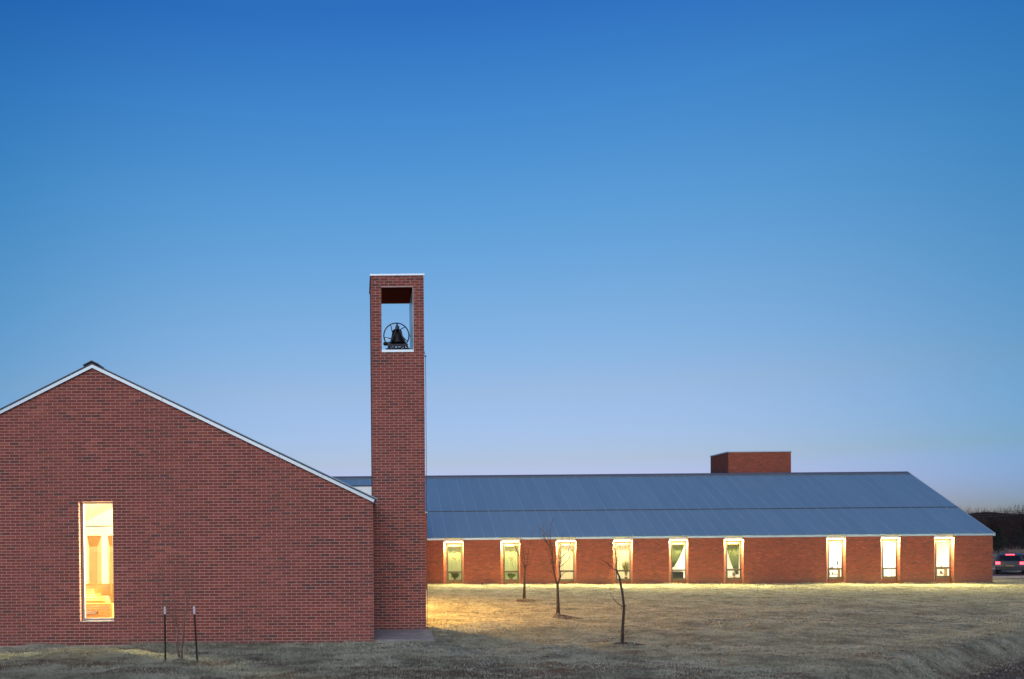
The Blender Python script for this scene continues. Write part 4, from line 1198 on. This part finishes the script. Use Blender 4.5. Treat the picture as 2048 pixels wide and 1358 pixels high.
# mulch round the saplings
def mulch(x, y, rx, ry, label, seed):
    r = random.Random(seed); m = MB(); rings = 5; N_ = 26
    G = []
    for j in range(rings+1):
        q = j/rings
        G.append([])
        for k in range(N_):
            a = 2*math.pi*k/N_; rad = q*(1+0.18*math.sin(3*a+seed)+0.1*r.uniform(-1,1))
            xx, yy = x+rx*rad*math.cos(a), y+ry*rad*math.sin(a)
            G[j].append((xx, yy, float(hgt(xx, yy)) + 0.03*(1-q**2) - (0.02 if j == rings else 0)+0.012*r.uniform(-1,1)*(q<1)))
    for j in range(rings):
        for k in range(N_): 
            k2 = (k+1) % N_
            m.poly([G[j][k], G[j+1][k], G[j+1][k2], G[j][k2]])
    tag(m.build('mulch_ring', M_MULCH), label, 'mulch', 'mulch patches under the saplings')
mulch(7.35, 38.9, 0.75, 0.75, 'dark mulch patch at the foot of the sapling nearest the wing', 1)
mulch(6.95, 29.75, 0.55, 0.40, 'dark mulch patch at the foot of the forked sapling', 2)
mulch(6.75, 22.2, 0.40, 0.22, 'faint dark mulch patch under the crooked near sapling', 4)
mulch(-3.87, 19.35, 0.16, 0.14, 'small dark mulch patch under the multi stemmed shrub', 5)

# ------------------------------------------------------------------ background on the right
def leafless(x, y, h, seed, label):
    r = random.Random(seed); z0 = float(hgt(x, y))
    t = thing('bare_tree', (x, y, z0), label, 'tree', 'leafless trees beyond the road')
    B = Vector((x, y, z0)); m = MB(); top = B+Vector((r.uniform(-.3,.3), 0, h*0.35)); m.tube([B, (B+top)/2, top], [h*0.022, h*0.018, h*0.014], 6); m.build('trunk', M_BARK, t)
    c = MB()
    for k in range(9):
        a = r.uniform(0, 6.28); e = top+Vector((math.cos(a)*h*0.25*r.uniform(.4,1), math.sin(a)*h*0.25, h*r.uniform(0.35, 0.65)))
        q = wiggle(r, top - Vector((0,0,r.uniform(0,h*0.12))), e, 5, h*0.02); c.tube(q, [h*0.009*(1-0.7*i/5) for i in range(6)], 4, caps=False)
        twigs(c, r, q[1:], h*0.0045, 2, h*0.16, 0.9, 0.9)
    c.build('crown', M_TWIG, t)
rt = random.Random(21)
names = ['leafless tree with wide crown beyond the road at the right edge', 'leafless tree with narrow crown beside the wing roof corner', 'taller leafless tree in front of the far wood', 'leafless tree low against the far wood', 'leafless tree between two evergreens beyond the road']
for k, (x, y, h) in enumerate(((141, 176, 8.5), (129, 172, 7.5), (136, 170, 9.0), (120, 168, 7.5), (147, 178, 9.5))): leafless(x, y, h, 50+k, names[k])
M_CEDAR = plain('dark_cedar_foliage', (0.018, 0.028, 0.016), 0.9, var=0.4, scale=3)
def cedar(x, y, h, w, seed, label):
    r = random.Random(seed); z0 = float(hgt(x, y)); t = thing('cedar_tree', (x, y, z0), label, 'tree', 'dark evergreens beyond the road')
    m = MB(); m.tube([(x,y,z0),(x,y,z0+h*0.8)], [0.14, 0.04], 6); m.build('trunk', M_BARK, t)
    c = MB()
    for k in range(2600):
        u = r.random()**0.8; zz = h*(0.06+0.94*u); rad = w*(1-u)**0.6*math.sqrt(r.random())*(0.8+0.35*math.sin(zz*3+seed)+0.0)
        a = r.uniform(0,6.28); p = Vector((x+rad*math.cos(a), y+rad*math.sin(a), z0+zz)); s = 0.16
        d1 = Vector((r.uniform(-1,1), r.uniform(-1,1), r.uniform(-1,1))).normalized()*s; d2 = Vector((r.uniform(-1,1), r.uniform(-1,1), r.uniform(-.2,1))).normalized()*s
        c.poly([p, p+d1, p+d1*0.5+d2])
    c.build('crown', M_CEDAR, t)
cedar(100.5, 140, 4.6, 1.8, 1, 'dark evergreen tree just right of the wing corner')
cedar(137.5, 183, 7.4, 2.6, 2, 'dark evergreen in the wood, right of the near evergreen')
# far wood: one mass of twiggy growth
def far_wood():
    r = np.random.default_rng(3)
    n = 300000
    x = r.uniform(60, 420, n); y = 186 + r.random(n)**1.3*60
    hh = 7.0 + 2.2*(vnoise(x*0.12, y*0.02)-0.5)*2 + 1.5*(vnoise(x*0.6, y*0.1+4)-0.5)*2
    u = r.random(n)**0.6; z = u*(hh+0.2)
    ln = r.uniform(0.4, 1.5, n); w = r.uniform(0.012, 0.04, n)*(1.6-u)
    tx = r.uniform(-0.5, 0.5, n)*ln; ty = r.uniform(-0.3, 0.3, n)*ln
    base = np.stack([x, y, z-0.5], 1); top = base + np.stack([tx, ty, ln], 1)
    v = np.empty((n, 3, 3)); v[:, 0] = base - np.stack([w, w*0, w*0], 1); v[:, 1] = base + np.stack([w, w*0, w*0], 1); v[:, 2] = top
    me = bpy.data.meshes.new('far_wood')
    me.vertices.add(3*n); me.vertices.foreach_set('co', v.ravel()); me.loops.add(3*n); me.loops.foreach_set('vertex_index', np.arange(3*n))
    me.polygons.add(n); me.polygons.foreach_set('loop_start', np.arange(0, 3*n, 3)); me.polygons.foreach_set('loop_total', np.full(n, 3)); me.update()
    me.materials.append(M_TWIG)
    o = bpy.data.objects.new('far_wood', me); col.objects.link(o)
    tag(o, 'dark leafless wood closing the view beyond the road', 'wood', kind='stuff')
    # brush in the field
    n = 16000
    x = r.uniform(45, 260, n); y = r.uniform(95, 184, n); keep = vnoise(x*0.08, y*0.08+7) > 0.45; x = x[keep]; y = y[keep]; n = len(x)
    ln = r.uniform(0.3, 1.3, n); w = r.uniform(0.02, 0.07, n); z = hgt(x, y)
    base = np.stack([x, y, z-0.05], 1); top = base + np.stack([r.uniform(-.8,.8,n)*ln, r.uniform(-.3,.3,n)*ln, ln], 1)
    v = np.empty((n, 3, 3)); v[:, 0] = base - np.stack([w, w*0, w*0], 1); v[:, 1] = base + np.stack([w, w*0, w*0], 1); v[:, 2] = top
    me = bpy.data.meshes.new('field_brush')
    me.vertices.add(3*n); me.vertices.foreach_set('co', v.ravel()); me.loops.add(3*n); me.loops.foreach_set('vertex_index', np.arange(3*n))
    me.polygons.add(n); me.polygons.foreach_set('loop_start', np.arange(0, 3*n, 3)); me.polygons.foreach_set('loop_total', np.full(n, 3)); me.update()
    me.materials.append(M_BARK2)
    o = bpy.data.objects.new('field_brush', me); col.objects.link(o)
    tag(o, 'low winter brush scattered over the field beyond the road', 'brush', kind='stuff')
far_wood()
hill = MB()
xs = np.linspace(40, 600, 420)
hf = 0.97 + 0.30*(vnoise(xs*0.05, xs*0)-0.5) + 0.30*(vnoise(xs*0.35, xs*0+3)-0.5) + 0.2*(vnoise(xs*1.1, xs*0+8)-0.5)
for i in range(419):
    for (ya, za, yb, zb) in ((196, -0.5, 214, 6.6), (214, 6.6, 232, 7.9), (232, 7.9, 420, -1)):
        f0 = float(hf[i]); f1 = float(hf[i+1])
        hill.poly([(xs[i], ya, za*f0 if za>0 else za), (xs[i+1], ya, za*f1 if za>0 else za), (xs[i+1], yb, zb*f1 if zb>0 else zb), (xs[i], yb, zb*f0 if zb>0 else zb)])
tag(hill.build('far_hill', plain('wooded_hill', (0.050, 0.041, 0.038), 1.0, var=0.5, scale=0.5, spec=0.02)), kind='structure')
# pale patches in the field
pp = strip('pale_grass_bank', 128, 150, 0.10, M_FIELDP, 60, 300)
strip('pale_grass_bank', 108, 114, 0.10, M_FIELDP, 60, 300)
# utility poles and wires
def pole(x, y, label):
    z0 = float(hgt(x, y)); t = thing('utility_pole', (x, y, z0), label, 'pole', 'utility poles beyond the wing')
    m = MB(); m.tube([(x,y,z0-0.3),(x,y,z0+9.2)], [0.16,0.11], 8); m.build('shaft', M_BARK, t)
    m = MB(); m.box(x-0.06, x+0.06, y-1.1, y+1.1, z0+8.5, z0+8.62); m.build('crossarm', M_BARK, t)
    for k in (-1.0, 0.0, 1.0):
        m = MB(); m.lathe([(0.03,0),(0.05,0.06),(0.02,0.14),(0,0.14)], (x, y+k, z0+8.62), 8); m.build('insulator', M_CABLE, t)
pole(58, 120, 'wooden utility pole hidden behind the wing roof'); pole(104, 120, 'wooden utility pole just outside the right edge')
for k, (yy, z0_, sag, lb) in enumerate(((119.0, 8.75, 2.3, 'nearest'), (120.0, 8.75, 2.6, 'middle'), (121.0, 8.75, 2.9, 'farthest'))):
    m = MB(); pts = []
    for i in range(25):
        u = i/24; x = 58+46*u; pts.append((x, yy, z0_-0.6 - sag*4*u*(1-u) + 0.0))
    m.tube(pts, 0.02, 4, caps=False)
    tag(m.build('utility_wire', M_CABLE), '%s of the thin sagging wires over the wood at the right' % lb, 'wire', 'wires between the utility poles')

# ------------------------------------------------------------------ car on the road, tail lamps lit
M_CARP = plain('dark_car_paint', (0.05, 0.06, 0.075), 0.25, 0.4, var=0.05)
M_CARG = plain('dark_car_glass', (0.012, 0.015, 0.02), 0.08, var=0.05)
M_TYRE = plain('tyre_rubber', (0.02, 0.02, 0.02), 0.9)
M_RIM = plain('alloy_rim', (0.35, 0.36, 0.38), 0.35, 0.8)
M_TAIL = plain('lit_tail_lamp', (0.6, 0.02, 0.02), 0.3, emit=(1.0, 0.035, 0.05), es=9.0)
CARZ = -0.31
car = thing('car', (0, 0, 0), 'dark estate car on the road right of the wing, red tail lamps lit', 'car')
# built facing +Y, then placed
prof = [(-2.2,0.32),(-2.25,0.60),(-2.2,1.00),(-1.95,1.52),(-1.5,1.62),(0.2,1.60),(0.95,1.08),(2.0,0.92),(2.25,0.70),(2.22,0.32)]
m = MB()
def ring_pts(sgn):
    out = []
    for y, z in prof:
        hw = 0.92 if z < 1.1 else 0.92-(z-1.1)*0.42
        out.append((sgn*hw, y, z))
    return out
Lp, Rp = ring_pts(-1), ring_pts(1)
nP = len(prof)
for i in range(nP):
    j = (i+1) % nP; m.poly([Lp[i], Lp[j], Rp[j], Rp[i]])
m.poly(Lp); m.poly(Rp[::-1])
m.build('body', M_CARP, car, bevel=0.05)
m = MB(); m.poly([(-0.70,-2.175,1.08),(0.70,-2.175,1.08),(0.62,-2.0,1.47),(-0.62,-2.0,1.47)][::1]); m.prism([(-0.70,-2.185,1.08),(0.70,-2.185,1.08),(0.62,-1.995,1.47),(-0.62,-1.995,1.47)], (0,0.02,0)); m.build('rear_window', M_CARG, car)
for sx in (-1, 1):
    m = MB(); P = [(sx*0.928,-1.75,1.08),(sx*0.928,0.75,1.10),(sx*0.76,0.15,1.53),(sx*0.76,-1.55,1.53)]
    m.prism(P if sx > 0 else P[::-1], (sx*0.01,0,0)); m.build('side_window', M_CARG, car)
    m = MB(); m.box(min(sx*0.62,sx*0.90), max(sx*0.62,sx*0.90), -2.27, -2.20, 0.78, 0.98); m.build('tail_lamp', M_TAIL, car, bevel=0.01)
    for yy in (-1.4, 1.4):
        m = MB(); xa = sx*0.93
        m.tube([(xa-sx*0.22, yy, 0.33), (xa, yy, 0.33)], 0.33, 18); wo = m.build('wheel', M_TYRE, car, bevel=0.02)
        m = MB(); m.tube([(xa, yy, 0.33), (xa+sx*0.012, yy, 0.33)], 0.21, 14); m.build('rim', M_RIM, wo)
m = MB(); m.box(-0.28, 0.28, -2.03, -1.98, 1.50, 1.56); m.build('brake_lamp', M_TAIL, car)
m = MB(); m.box(-0.88, 0.88, -2.33, -2.20, 0.36, 0.56); m.build('bumper', M_CARP, car, bevel=0.02)
m = MB(); m.box(-0.26, 0.26, -2.29, -2.26, 0.62, 0.73); m.build('number_plate', M_TAN, car)
car.location = (51.7, 70.6, CARZ); car.rotation_euler = (0, 0, R(-38))
